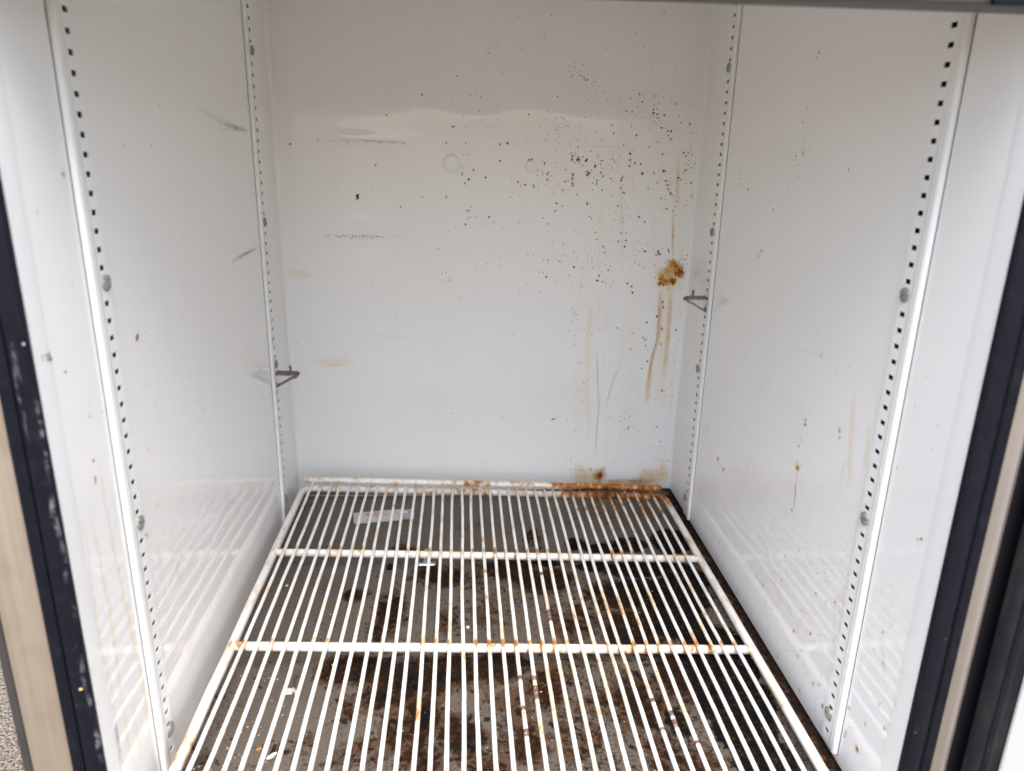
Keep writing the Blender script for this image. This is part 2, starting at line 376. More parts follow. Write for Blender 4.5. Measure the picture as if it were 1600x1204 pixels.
for a in ((1000, 890, 75, 15, 1), (930, 885, 40, 11, 0.85), (1070, 905, 45, 30, 1), (1000, 915, 50, 20, 0.8), (900, 850, 22, 13, 1), (945, 856, 50, 9, 1), (985, 850, 32, 15, 1), (1050, 845, 40, 26, 0.95),
          (1040, 975, 40, 26, 0.9), (1085, 985, 40, 40, 0.95), (1105, 1040, 50, 55, 1), (1130, 1090, 60, 55, 1), (1165, 1140, 65, 55, 1), (1200, 1190, 70, 50, 1), (1150, 1020, 36, 50, 0.95), (1180, 1090, 36, 50, 0.9), (1060, 930, 60, 40, 0.9), (1010, 940, 50, 20, 0.6), (640, 1065, 30, 12, 0.75), (700, 1055, 30, 14, 0.7),
          (570, 1050, 26, 9, 0.7), (610, 885, 9, 8, 0.8), (665, 1120, 20, 20, 0.75), (730, 1160, 26, 14, 0.6), (820, 1035, 20, 10, 0.6), (600, 1090, 16, 12, 0.6), (1060, 1130, 30, 30, 0.7), (1010, 1040, 16, 14, 0.5), (855, 880, 30, 8, 0.7), (530, 985, 8, 6, 0.4)):
    spill(MK, *a)
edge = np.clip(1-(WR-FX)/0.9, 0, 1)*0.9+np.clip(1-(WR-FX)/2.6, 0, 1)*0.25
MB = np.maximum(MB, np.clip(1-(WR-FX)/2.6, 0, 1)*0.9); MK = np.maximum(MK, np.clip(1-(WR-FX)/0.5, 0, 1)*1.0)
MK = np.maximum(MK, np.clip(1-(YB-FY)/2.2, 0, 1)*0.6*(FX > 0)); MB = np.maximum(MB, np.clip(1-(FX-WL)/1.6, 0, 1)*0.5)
MS = np.clip(0.35+0.65*(FX+6)/20, 0.2, 1)*np.clip((80-FY)/12, 0.15, 1)
vs = [V(FX[j, i], FY[j, i], ZF) for j in range(ny) for i in range(nx)]
fs = [[j*nx+i, j*nx+i+1, (j+1)*nx+i+1, (j+1)*nx+i] for j in range(ny-1) for i in range(nx-1)]
cols = np.stack([MB, MK, MS, np.ones_like(MB)], -1).reshape(-1, 4)
floor = obj('floor_pan', vs, fs, 'floor_steel', fridge, cols=cols)
floor['label'] = 'stainless steel floor pan under the wire rack, caked with brown and black spills'
ly_ = onz(560, 773, ZF+0.12)[1]
lip = box('pan_lip', (WL+1.0, ly_-0.2, ZF-0.05), (7.5, ly_+0.2, ZF+0.16), 'pan_lip', floor, 0.07)

# front trims (white rounded jamb), black breaker strips, stainless face frame
for s, W_ in ((1, WL), (-1, WR)):
    def X(d): return W_+s*d                          # d measured inwards from the wall
    jamb = sweep_z([(X(0.0), 36.95), (X(0.05), 36.92), (X(0.06), 36.85), (X(0.09), 35.6), (X(0.08), 35.4), (X(0.02), 35.22), (X(-0.12), 35.11), (X(-0.35), 35.08)], ZBOT+4, 6.2, 'jamb_trim', 'trim_white', fridge)
    if s == 1:
        prof = [(-20.15, 35.4), (-20.15, 35.02), (-20.0, 34.92), (-19.85, 35.0)][::-1]
        strip = sweep_z([(-19.86, 35.25), (-19.84, 35.02), (-19.95, 34.9), (-20.3, 34.84), (-20.7, 34.9), (-20.86, 35.0), (-20.9, 35.25)], ZBOT+4, 6.2, 'breaker_strip', 'black_vinyl', fridge)
        strip2 = sweep_z([(-20.93, 35.25), (-20.93, 35.0), (-21.0, 34.94), (-21.4, 34.9), (-21.55, 34.96), (-21.55, 35.25)], ZBOT+4, 6.2, 'breaker_strip', 'black_vinyl', fridge)
        strip['label'] = 'black vinyl strip with pale scrape marks beside the left jamb'
        frame = sweep_z([(-21.53, 35.2), (-21.53, 34.98), (-21.62, 34.9), (-23.2, 34.84), (-23.62, 34.95), (-23.75, 35.2), (-23.75, 37)], ZBOT, 16, 'face_frame', 'stainless', fridge)
        frame['label'] = 'stainless steel face of the left front post'
        trim = sweep_z([(-23.79, 36.2), (-23.79, 35.25), (-23.9, 35.15), (-24.3, 35.2), (-24.42, 35.4), (-24.42, 36.2)], ZBOT, 16, 'corner_trim', 'shell_paint', fridge)
        filler = box('jamb_filler', (-23.7, 35.26, ZBOT), (WL-0.02, 37, 16), 'recess_shade', fridge)
    else:
        strip = sweep_z([(26.84, 35.25), (26.86, 35.02), (26.98, 34.9), (27.45, 34.84), (27.9, 34.9), (28.05, 35.0), (28.06, 35.25)], ZBOT+4, 6.2, 'breaker_strip', 'black_vinyl', fridge)
        strip2 = sweep_z([(28.1, 35.25), (28.1, 35.0), (28.18, 34.92), (28.6, 34.9), (28.72, 35.0), (28.74, 35.25)], ZBOT+4, 6.2, 'breaker_strip', 'black_vinyl', fridge)
        frame = sweep_z([(28.72, 35.2), (28.74, 34.96), (28.85, 34.86), (29.3, 34.76), (29.6, 34.84), (29.75, 35.0), (29.78, 35.5), (29.78, 37)], ZBOT, 16, 'face_frame', 'stainless_grey', fridge)
        frame['label'] = 'narrow stainless steel face of the right hinge side post'
        filler = box('jamb_filler', (WR+0.02, 35.26, ZBOT), (29.76, 37, 16), 'recess_shade', fridge)
# header over the doorway
hd = box('header', (-23.7, 34.6, 6.22), (29.76, 36.9, 17), 'header_shaded_steel', fridge, 0.15)
hd['label'] = 'stainless steel header above the doorway, its lower edge in view at the top'
hs = box('header_seal', (22.9, 34.35, 6.16), (29.0, 34.6, 6.6), 'black_vinyl', fridge, 0.05)
# outer shell
box('outer_side', (-24.4, 36.2, ZBOT), (-24.1, 91, 18), 'shell_paint', fridge)
box('outer_side', (29.8, 37.0, ZBOT), (30.1, 91, 18), 'shell_paint', fridge)
box('outer_back', (-24.1, 90.7, ZBOT), (29.8, 91, 18), 'shell_paint', fridge)
box('outer_top', (-24.1, 37.0, 17.2), (29.8, 90.7, 18), 'shell_paint', fridge)
box('outer_base', (-23.7, 37.0, ZBOT), (29.7, 90.7, ZBOT+0.6), 'shell_paint', fridge)
box('sill', (-20.1, 34.9, ZBOT+0.7), (27.1, 36.9, ZF-0.6), 'stainless', fridge, 0.2)
for cx, cy in ((-21, 39), (27, 39), (-21, 87), (27, 87)):
    vs, fs = tube([V(cx, cy, -GZ+0.12), V(cx, cy, ZBOT)], 1.3*U, 14)
    obj('leg', vs, fs, 'shell_paint', fridge)

# open door on the hinge side
DA = math.radians(22)                     # how far past square the door has swung
dl, dn = Vector((math.sin(DA), -math.cos(DA), 0)), Vector((-math.cos(DA), -math.sin(DA), 0))
HX, HY = 31.15, 35.55
def DP(t_, n_): p = Vector((HX, HY, 0))+dl*t_+dn*n_; return p.x, p.y       # t along the door, n towards its inside
def dbox(name, t0, t1, n0, n1, z0, z1, mat, parent, r):
    vs, fs = [], []
    pts = [DP(t0, n0), DP(t1, n0), DP(t1, n1), DP(t0, n1)]
    bm = bmesh.new(); lo = [bm.verts.new(V(x, y, z0)) for x, y in pts]; hi = [bm.verts.new(V(x, y, z1)) for x, y in pts]
    bm.faces.new(lo[::-1]); bm.faces.new(hi)
    for i in range(4): bm.faces.new([lo[i], lo[(i+1) % 4], hi[(i+1) % 4], hi[i]])
    bmesh.ops.recalc_face_normals(bm, faces=bm.faces); bmesh.ops.bevel(bm, geom=list(bm.edges), offset=r*U, segments=2, affect='EDGES')
    bm.verts.index_update(); vs = [v.co.copy() for v in bm.verts]; fs = [[v.index for v in f.verts] for f in bm.faces]; bm.free()
    o = obj(name, vs, fs, mat, parent); shade_auto(o); return o
door = dbox('door', 0, 47, -4.5, -0.75, -45, 8, 'stainless', fridge, 0.2)
door['label'] = 'opened door swung out past the right post'
lin = dbox('door_liner', 1.95, 45, -0.73, -0.05, -43.5, 6.5, 'door_white', door, 0.2)
gp = [(-0.02, -0.73), (0.0, -0.1), (0.12, 0.08), (0.35, 0.14), (0.85, 0.14), (1.0, 0.08), (1.06, -0.02), (1.12, -0.02), (1.2, 0.06), (1.45, 0.06), (1.55, -0.1), (1.9, -0.2), (1.93, -0.73)]
gk = sweep_z([DP(*q_) for q_ in gp], -44.5, 7.5, 'gasket', 'gasket_rubber', door)
gk['label'] = 'dusty charcoal rubber door gasket'
hg = box('hinge_gap_shade', (30.12, 36.3, -45), (33.5, 36.9, 8), 'recess_shade', fridge)  # dark slab added to give the hinge gap its shade

# ------------------------------------------------------------------ pilasters with punched holes
HW, HH = 0.28, 0.15
def pilaster(s, xf, yc, z0, k0, k1, zend, ztop):
    """s=+1 left wall / -1 right wall; xf flange face; holes at z0-k"""
    Wd = WL if s == 1 else WR
    def P(n, y, z): return V(Wd+s*n, yc+y, z)
    n0 = abs(xf-Wd)
    vs, fs = [], []
    def q(a, b, c, d):
        i = len(vs); vs.extend([a, b, c, d]); fs.append([i, i+1, i+2, i+3] if s == 1 else [i+3, i+2, i+1, i])
    # bead: rounded lip at the front
    prof = [(0.0, -1.42), (0.16, -1.42)]+[(0.16+0.17*math.sin(a), -1.12-0.30*math.cos(a)) for a in [math.pi*i/10 for i in range(1, 10)]]+[(n0+0.02, -0.78), (n0, -0.74)]
    for i in range(len(prof)-1):
        (a, ya), (b, yb) = prof[i], prof[i+1]
        q(P(a, ya, zend), P(b, yb, zend), P(b, yb, ztop), P(a, ya, ztop))
    q(P(n0, 0.55, zend), P(n0-0.04, 0.60, zend), P(n0-0.04, 0.60, ztop), P(n0, 0.55, ztop))
    q(P(n0-0.04, 0.60, zend), P(0.0, 0.62, zend), P(0.0, 0.62, ztop), P(n0-0.04, 0.60, ztop))
    # flange around the holes
    q(P(n0, -0.74, zend), P(n0, -HW, zend), P(n0, -HW, ztop), P(n0, -0.74, ztop))
    q(P(n0, HW, zend), P(n0, 0.55, zend), P(n0, 0.55, ztop), P(n0, HW, ztop))
    zs = sorted([z0-k for k in range(k0, k1+1)])
    lo = zend; d = n0-0.06
    for z in zs:
        q(P(n0, -HW, lo), P(n0, HW, lo), P(n0, HW, z-HH), P(n0, -HW, z-HH)); lo = z+HH
        c = [(-HW, z-HH), (HW, z-HH), (HW, z+HH), (-HW, z+HH)]
        for i in range(4):
            (ya, za), (yb, zb) = c[i], c[(i+1) % 4]
            q(P(d, ya, za), P(d, yb, zb), P(n0, yb, zb), P(n0, ya, za))
    q(P(n0, -HW, lo), P(n0, HW, lo), P(n0, HW, ztop), P(n0, -HW, ztop))
    # closed lower end
    i = len(vs); end = prof+[(n0, 0.55), (0.0, 0.62)]
    vs.extend([P(a, y, zend) for a, y in end]); fs.append(list(range(i, i+len(end))))
    o = obj('pilaster', vs, fs, 'trim_white', fridge)
    bm = bmesh.new(); bm.from_mesh(o.data); bmesh.ops.remove_doubles(bm, verts=bm.verts, dist=1e-6); bm.to_mesh(o.data); bm.free()
    shade_auto(o, 30)
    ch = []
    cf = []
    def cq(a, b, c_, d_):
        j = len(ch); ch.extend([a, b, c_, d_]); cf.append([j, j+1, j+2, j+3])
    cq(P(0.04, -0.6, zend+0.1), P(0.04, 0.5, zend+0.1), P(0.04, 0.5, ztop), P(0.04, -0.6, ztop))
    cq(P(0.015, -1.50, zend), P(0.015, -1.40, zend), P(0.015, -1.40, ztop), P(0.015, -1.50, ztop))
    obj('hole_bead_shade', ch, cf, 'recess_shade', o)  # dark sheets painting the shade behind the holes and the bead's shadow line
    return o
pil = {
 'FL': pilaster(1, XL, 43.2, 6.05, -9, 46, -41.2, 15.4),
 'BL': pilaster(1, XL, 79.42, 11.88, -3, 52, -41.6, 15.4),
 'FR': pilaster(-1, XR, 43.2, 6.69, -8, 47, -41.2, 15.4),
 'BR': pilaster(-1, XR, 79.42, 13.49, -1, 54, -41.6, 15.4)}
pil['FL']['label'] = 'white perforated shelf strip at the front of the left wall'
pil['BL']['label'] = 'white perforated shelf strip at the back of the left wall'
pil['FR']['label'] = 'white perforated shelf strip at the front of the right wall'
pil['BR']['label'] = 'white perforated shelf strip at the back of the right wall'

# slotted screw heads
def screw_mesh(slot_ang):
    vs, fs = [], []; NR, NA = 9, 40; R = 0.46
    for j in range(NR+1):
        r = R*j/NR
        for k in range(NA):
            a = 2*math.pi*k/NA; x, y = r*math.cos(a), r*math.sin(a)
            h = 0.20*math.sqrt(max(0, 1-(r/(R*1.15))**2))
            cs = abs(x*math.sin(slot_ang)-y*math.cos(slot_ang))
            if cs < 0.065: h -= 0.085*(1-(cs/0.065)**4)
            vs.append(Vector((x, y, max(h, 0.0)))*U)
    for j in range(NR):
        for k in range(NA):
            fs.append([j*NA+k, (j+1)*NA+k, (j+1)*NA+(k+1) % NA, j*NA+(k+1) % NA])
    b = len(vs)
    for k in range(NA): a = 2*math.pi*k/NA; vs.append(Vector((R*math.cos(a), R*math.sin(a), -0.05))*U)
    for k in range(NA): fs.append([NR*NA+k, b+k, b+(k+1) % NA, NR*NA+(k+1) % NA])
    return vs, fs
def screw(key, px, py):
    o = pil[key]; s = 1 if key[1] == 'L' else -1; xf = XL if s == 1 else XR
    x, y, z = onx(px, py, xf+s*0.1)
    vs, fs = screw_mesh(rnd.uniform(0, math.pi))
    Rm = Matrix(((0, 0, s), (s, 0, 0), (0, 1, 0)))
    c = V(xf+s*0.005, y, z)
    obj('screw', [Rm @ v+c for v in vs], fs, 'zinc', o, smooth=True)
for k, a, b in (('FL', 168, 442), ('FL', 221, 816.5), ('FL', 268, 1137), ('BL', 395, 79), ('BL', 415, 347.5), ('BL', 432.5, 569), ('BL', 447, 778),
                ('FR', 1412, 461), ('FR', 1349.5, 809.5), ('FR', 1293, 1113), ('BR', 1137.5, 105.8), ('BR', 1111.8, 362.5), ('BR', 1089.5, 575.7), ('BR', 1070, 776)):
    screw(k, a, b)

# ------------------------------------------------------------------ stains, runs and specks
COLS = dict(blk=(0.012, 0.010, 0.010), dk=(0.045, 0.022, 0.012), br=(0.11, 0.05, 0.022), rust=(0.33, 0.115, 0.015), org=(0.50, 0.21, 0.03), tan=(0.58, 0.36, 0.13), grey=(0.22, 0.215, 0.20),
            yel=(0.66, 0.56, 0.34), pale=(0.68, 0.53, 0.31), scuff=(0.32, 0.315, 0.31), red=(0.30, 0.07, 0.02), amber=(0.62, 0.36, 0.08), smear=(0.22, 0.24, 0.27), rub=(0.02, 0.02, 0.022))
class Marks:
    """collects flat marks lying on one surface; at(px,py)->(point, a axis, b axis, normal) in pitches"""
    def __init__(s, at): s.at = at; s.sv, s.sf, s.sc = [], [], []; s.fv = {'stain_soft': ([], [], []), 'stain_ragged': ([], [], []), 'chalk_smear': ([], [], [])}; s.i = 0
    def lift(s): s.i += 1; return 0.008+0.0006*(s.i % 40)
    def speck(s, px, py, size, col, asp=1.0, rot=0.0, n=8):
        p, A, B, N, k = s.at(px, py); r = size*k*0.5; c = COLS[col]; b = len(s.sv); l = s.lift()
        for i in range(n):
            t_ = 2*math.pi*i/n; rr = r*rnd.uniform(0.6, 1.25)
            a, bb = rr*math.cos(t_)*asp, rr*math.sin(t_)/asp**0.5
            a, bb = a*math.cos(rot)-bb*math.sin(rot), a*math.sin(rot)+bb*math.cos(rot)
            v = p+A*a+B*bb+N*l; s.sv.append(V(*v)); s.sc.append((*c, 1))
        s.sf.append(list(range(b, b+n)))
    def blob(s, px, py, rx, ry, col, alpha=0.8, mat='stain_ragged', rot=0.0, n=20, core=0.35):
        p, A, B, N, k = s.at(px, py); vs, fs, cs = s.fv[mat]; b = len(vs); l = s.lift(); c = COLS[col]
        vs.append(V(*(p+N*l))); c = tuple(math.sqrt(min(1, v/0.8)) for v in c); cs.append((*c, alpha)); jit = [rnd.uniform(0.75, 1.2) for _ in range(n)]
        for f, al in ((core, alpha), (0.7, alpha*0.5), (1.0, 0)):
            for i in range(n):
                t_ = 2*math.pi*i/n; a, bb = rx*k*f*jit[i]*math.cos(t_), ry*k*f*jit[i]*math.sin(t_)
                a, bb = a*math.cos(rot)-bb*math.sin(rot), a*math.sin(rot)+bb*math.cos(rot)
                vs.append(V(*(p+A*a+B*bb+N*l))); cs.append((*c, al))
        for i in range(n):
            j = (i+1) % n; fs.append([b, b+1+i, b+1+j])
            for r_ in range(2): o_ = b+1+r_*n; fs.append([o_+i, o_+n+i, o_+n+j, o_+j])
    def run(s, pts, wid, col, alpha=0.6, mat='stain_soft', fade=True, wob=0.8):
        """a dried run or scratch along image points, width in pixels"""
        vs, fs, cs = s.fv[mat]; l = s.lift(); c = tuple(math.sqrt(min(1, v/0.8)) for v in COLS[col]); P_ = []
        for (ax, ay), (bx, by) in zip(pts[:-1], pts[1:]):
            n = max(2, int(math.hypot(bx-ax, by-ay)/9))
            P_ += [(ax+(bx-ax)*i/n, ay+(by-ay)*i/n) for i in range(n)]
        P_.append(pts[-1]); b = len(vs); L = len(P_)
        wv = 0
        for i, (x, y) in enumerate(P_):
            wv = wv*0.7+rnd.uniform(-wob, wob); dx, dy = (P_[min(i+1, L-1)][0]-P_[max(i-1, 0)][0], P_[min(i+1, L-1)][1]-P_[max(i-1, 0)][1])
            q = math.hypot(dx, dy) or 1; nx_, ny_ = -dy/q, dx/q; x += nx_*wv; y += ny_*wv
            ww = wid*rnd.uniform(0.75, 1.25); fa = min(1, i/3.0, (L-1-i)/3.0) if fade else 1
            for o_, al in ((-1, 0), (-0.45, 0.85), (0.45, 0.85), (1, 0)):
                p, A, B, N, k = s.at(x+nx_*ww*o_, y+ny_*ww*o_)
                vs.append(V(*(p+N*l))); cs.append((*c, al*alpha*fa*rnd.uniform(0.8, 1)))
        for i in range(L-1):
            for j in range(3): o_ = b+i*4+j; fs.append([o_, o_+4, o_+5, o_+1])
    def build(s, parent, nm='dirt'):
        if s.sv:
            o = obj(nm+'_specks', s.sv, s.sf, 'dried_speck', parent, cols=s.sc); o['kind'] = 'stuff'
        for mn, (vs, fs, cs) in s.fv.items():
            if vs:
                o = obj(nm+({'stain_soft': '_runs', 'stain_ragged': '_patches', 'chalk_smear': '_smears'}[mn]), vs, fs, mn, parent, cols=cs); o['kind'] = 'stuff'
def at_back(px, py):
    x, y, z = ony(px, py, YB)
    i = (x-x0)/(x1-x0)*229; j = (z-ZF)/(ZC-ZF)*269
    dd = DD[min(269, max(0, int(round(j)))), min(229, max(0, int(round(i))))]
    return Vector((x, YB+dd, z)), Vector((1, 0, 0)), Vector((0, 0, 1)), Vector((0, -1, 0)), 1/13.4
def at_left(px, py):
    x, y, z = onx(px, py, WL); return Vector((WL, y, z)), Vector((0, 1, 0)), Vector((0, 0, 1)), Vector((1, 0, 0)), y/1120
def at_right(px, py):
    x, y, z = onx(px, py, WR); return Vector((WR, y, z)), Vector((0, -1, 0)), Vector((0, 0, 1)), Vector((-1, 0, 0)), y/1120

B = Marks(at_back)
def lst(ox, oy, s, items, col=None):
    for it in items:
        x, y, d = it[:3]; c = it[3] if len(it) > 3 else rnd.choice(['dk', 'dk', 'br', 'br', 'rust'])
        px, py, dd = ox+x/s, oy+y/s, d/s
        if dd > 2.6:                                   # larger marks break up into clustered crumbs of rust
            for k in range(int(3+dd*1.2)):
                B.speck(px+rnd.gauss(0, dd*0.28), py+rnd.gauss(0, dd*0.33), rnd.uniform(1.0, 0.75*dd), c if rnd.random() < 0.75 else 'br', 1+rnd.uniform(-0.3, 0.3))
            if c in ('dk', 'br', 'org') and rnd.random() < 0.5: B.blob(px, py, dd*0.9, dd*1.2, 'tan', 0.45, 'stain_soft')
        else: B.speck(px, py, dd*1.5, c, 1+rnd.uniform(-0.25, 0.25))
lst(780, 140, 4.571, [(1003,35,10),(1022,90,8),(910,157,9),(948,160,8),(1100,170,14),(1128,175,8),(1180,183,8),(1140,100,8),(1363,250,13),(1205,297,9),(1228,299,9),(1208,328,9),(1225,355,8),(1160,275,9),(978,328,10),(945,262,7),(805,255,8),(815,315,8),(210,178,9),(60,385,14),(520,475,16),(520,500,12),(565,495,20),(625,500,22),(685,550,16),(735,507,12,'grey'),(935,460,16,'br'),(935,500,12,'br'),(932,550,16,'blk'),(968,525,14),(1010,528,12),(1168,460,12),(1175,580,18),(1020,600,18,'br'),(1103,595,9),(1130,665,8),(635,600,24),(725,595,14,'grey'),(525,605,18),(525,640,14),(523,680,18),(475,658,12),(345,605,14),(345,640,14),(325,528,12),(250,690,14),(455,720,12),(185,680,12),(135,660,10),(800,640,12),(870,650,10),(880,630,12,'br'),(870,705,14),(893,735,12),(1190,655,14),(1200,680,14),(1210,710,12),(1222,745,16),(1160,777,8),(1380,758,16,'grey'),(1370,668,12),(1325,573,12,'tan'),(1340,573,12,'tan'),(1425,590,16),(1318,450,9),(1350,452,8),(410,813,9),(450,832,7),(405,865,7),(630,820,16,'grey'),(848,833,9),(1190,850,14,'org'),(1000,910,9),(1040,945,10),(690,1020,8),(698,1070,9),(745,1122,12),(753,1165,8),(850,1085,10),(905,1077,9),(897,1123,10),(1040,1155,10),(1133,1167,26),(1213,1155,12),(660,920,7),(700,650,9,'br'),(740,620,9,'br'),(735,720,8,'br'),(1280,630,11,'br'),(555,750,8)])
lst(780, 400, 3.1686, [(370,55,8,'blk'),(495,97,8),(485,120,8),(513,127,9,'org'),(540,70,6),(633,135,7),(655,150,8),(660,180,8),(650,460,6),(712,403,8),(724,412,7),(725,443,6),(805,360,9),(780,298,8),(810,230,11),(813,253,8),(875,366,7),(800,437,9),(730,328,7),(733,520,7),(705,555,6),(805,665,7),(640,850,6),(583,355,6),(270,808,11,'rust'),(262,806,7,'rust'),(453,1055,9,'red'),(780,843,6),(797,917,6),(240,20,6),(232,103,6)])
lst(440, 140, 4.571, [(543,765,24,'blk'),(541,778,15,'blk'),(545,756,14,'blk'),(543,768,18,'blk'),(1225,265,10),(1175,767,10,'br'),(1337,642,13,'blk'),(1290,605,12),(1308,670,9),(1370,575,9),(1457,630,9),(1325,868,12,'org'),(750,183,8),(1560,510,10),(1483,910,10),(65,390,14,'org'),(670,540,9,'org'),(850,838,9,'br'),(1120,1140,8),(1315,965,9),(1315,380,8),(1177,380,8),(1560,390,12),(1005,768,9,'org'),(1410,152,7),(1003,37,8)])  # leading black cluster paints the dark inside of a torn hole
def scatter(M, n, xa, xb, ya, yb, s0, s1, cols, asp=(0.8, 1.2), rot=None):
    for _ in range(n):
        x, y = rnd.uniform(xa, xb), rnd.uniform(ya, yb)
        M.speck(x, y, s0+(s1-s0)*rnd.random()**2.2, rnd.choice(cols), rnd.uniform(*asp), rnd.uniform(0, 3) if rot is None else rot+rnd.gauss(0, 0.15), n=6)
DKS = ['dk', 'br', 'dk', 'grey', 'br']
scatter(B, 170, 700, 1080, 20, 200, 0.7, 2.0, DKS); scatter(B, 330, 840, 1085, 150, 430, 0.7, 2.4, DKS); scatter(B, 120, 690, 900, 180, 460, 0.7, 2.0, DKS)
scatter(B, 190, 880, 1070, 400, 745, 0.7, 2.0, DKS); scatter(B, 60, 450, 720, 20, 740, 0.7, 1.8, DKS); scatter(B, 50, 700, 900, 440, 740, 0.7, 1.7, DKS)
for cx, cy, n, r in ((915, 130, 26, 12), (900, 110, 20, 16), (1025, 180, 26, 9), (906, 240, 26, 12), (935, 275, 20, 16), (975, 330, 20, 20), (960, 250, 14, 9), (1043, 290, 14, 12), (1080, 260, 16, 10), (1000, 400, 24, 22), (930, 400, 20, 18), (840, 270, 14, 14), (870, 200, 22, 16), (975, 660, 24, 20), (1040, 620, 16, 14), (900, 490, 16, 8), (735, 340, 14, 9), (700, 435, 14, 10), (1045, 730, 26, 18), (900, 735, 20, 14)):
    for _ in range(n): B.speck(rnd.gauss(cx, r*0.6), rnd.gauss(cy, r*0.8), rnd.uniform(0.7, 2.0), rnd.choice(DKS), n=6)
# rust bloom with its runs
B.blob(1046, 434, 32, 30, 'pale', 0.6, 'stain_soft')
for bx_, by_, rx_, ry_, c_, al_ in ((1058, 418, 14, 12, 'org', 0.9), (1050, 412, 10, 8, 'amber', 0.8), (1062, 426, 9, 9, 'rust', 0.8), (1040, 441, 13, 7, 'org', 0.9), (1052, 440, 9, 6, 'rust', 0.8), (1034, 434, 7, 10, 'amber', 0.7), (1042, 422, 8, 7, 'tan', 0.7), (1030, 443, 6, 5, 'rust', 0.8), (1046, 428, 20, 16, 'tan', 0.5)): B.blob(bx_, by_, rx_, ry_, c_, al_, rot=rnd.uniform(0, 3))
for cx_, cy_, r_, n_ in ((1057, 418, 6, 26), (1040, 442, 6, 22), (1062, 428, 4, 12), (1032, 436, 4, 10), (1050, 408, 5, 12), (1068, 404, 4, 8)):
    for _ in range(n_): B.speck(rnd.gauss(cx_, r_), rnd.gauss(cy_, r_*0.8), rnd.uniform(0.8, 2.6), rnd.choice(['rust', 'org', 'br', 'rust', 'dk']))
B.run([(1033, 446), (1030, 500), (1028, 530), (1018, 564), (1013, 600), (1010, 640)], 4.4, 'tan', 0.6, wob=.3); B.run([(1032, 450), (1028, 525), (1016, 570), (1012, 610)], 1.5, 'org', 0.45, wob=.3)
B.run([(1049, 446), (1046, 500), (1044, 525), (1041, 560), (1037, 590)], 4.6, 'tan', 0.5, wob=.3); B.run([(1041, 446), (1037, 540), (1030, 640)], 10, 'pale', 0.28, wob=.3)
B.run([(932, 545), (934, 600), (937, 635), (933, 665), (930, 720)], 1.9, 'tan', 0.5, wob=.4); B.run([(971, 548), (968, 572), (954, 603), (947, 640)], 1.9, 'tan', 0.5, wob=.4); B.run([(919, 480), (918, 610), (921, 690)], 4.5, 'pale', 0.35, wob=.3)
B.run([(937, 455), (935, 500)], 5, 'pale', 0.4, wob=.3); B.run([(948, 470), (947, 530)], 4, 'pale', 0.4, wob=.3); B.run([(924, 470), (922, 520)], 3.5, 'tan', 0.35, wob=.3); B.run([(906, 560), (903, 680)], 12, 'pale', 0.15, wob=.3); B.run([(985, 470), (980, 700)], 16, 'pale', 0.12, wob=.3)
for x, a, b, al in ((1062, 225, 330, .3), (1053, 300, 415, .4), (1051, 340, 405, .45), (972, 255, 345, .3), (990, 265, 320, .3), (985, 240, 266, .6), (1059, 240, 330, .45), (1006, 640, 745, .15), (950, 640, 745, .15), (972, 300, 430, .25), (1035, 250, 300, .3), (940, 300, 430, .2), (1050, 570, 650, .25), (1000, 570, 650, .2), (1020, 330, 420, .2), (905, 250, 330, .2), (1064, 330, 420, .2)):
    B.run([(x, a), (x-rnd.uniform(0, 4), b)], rnd.uniform(1.5, 4), 'tan' if al > .3 else 'pale', al, wob=.3)
B.blob(937, 741, 16, 17, 'rust', 0.55); B.blob(937, 745, 6, 12, 'red', 0.8); B.blob(915, 742, 34, 22, 'tan', 0.45); B.blob(1010, 745, 30, 20, 'tan', 0.5); B.blob(1035, 738, 18, 26, 'tan', 0.35); B.blob(1000, 752, 22, 8, 'rust', 0.5); B.blob(960, 753, 60, 8, 'org', 0.5)
for a in range(9):
    th = a*0.7; B.run([(937, 743), (937+14*math.cos(th), 743-10*abs(math.sin(th)))], 0.8, 'red', 0.7)
# brown and grey scuffs
B.blob(520, 566, 46, 9, 'tan', 0.22); B.run([(497, 570), (545, 570)], 1.1, 'tan', 0.5); B.blob(465, 428, 22, 9, 'pale', 0.3)
for (x, y, x2, y2, w_) in ((450, 424, 485, 425, .7), (462, 404, 468, 418, .8), (468, 431, 488, 432, 1.1), (447, 404, 482, 403, .5), (578, 432, 582, 452, 1.4), (622, 450, 623, 458, 1.6), (907, 420, 905, 465, 1.0), (500, 368, 630, 370, .9), (530, 366, 600, 371, 1.3), (540, 372, 575, 373, 1.2), (500, 219, 640, 222, .8), (530, 216, 600, 221, 1.3), (600, 222, 640, 224, 1.0), (535, 498, 640, 500, .5), (560, 520, 650, 528, .5), (1052, 545, 1055, 590, .8), (1050, 560, 1060, 570, .7), (1075, 200, 1082, 250, .7), (800, 8, 827, 9, .7), (900, 226, 985, 232, .6)):
    B.run([(x, y), ((x+x2)/2, (y+y2)/2+rnd.uniform(-1, 1)), (x2, y2)], w_*1.2, 'scuff', 0.5, 'stain_ragged')
for _ in range(60): x = rnd.gauss(560, 34); B.speck(x, rnd.gauss(370, 2.2), rnd.uniform(0.6, 1.6), 'grey', 1.6, 0, 6)
for _ in range(45): x = rnd.uniform(495, 640); B.speck(x, 219+(x-495)*0.03+rnd.gauss(0, 1.4), rnd.uniform(0.6, 1.5), 'grey', 1.6, 0, 6)
# torn plug marks
for k in range(16): B.speck(rnd.gauss(830, 2.5), rnd.gauss(251, 3), rnd.uniform(1.5, 4.5), 'grey')
for k in range(14): B.speck(rnd.gauss(700, 4), rnd.gauss(252, 2), rnd.uniform(1, 3.2), rnd.choice(['tan', 'grey', 'br']))
B.build(back)
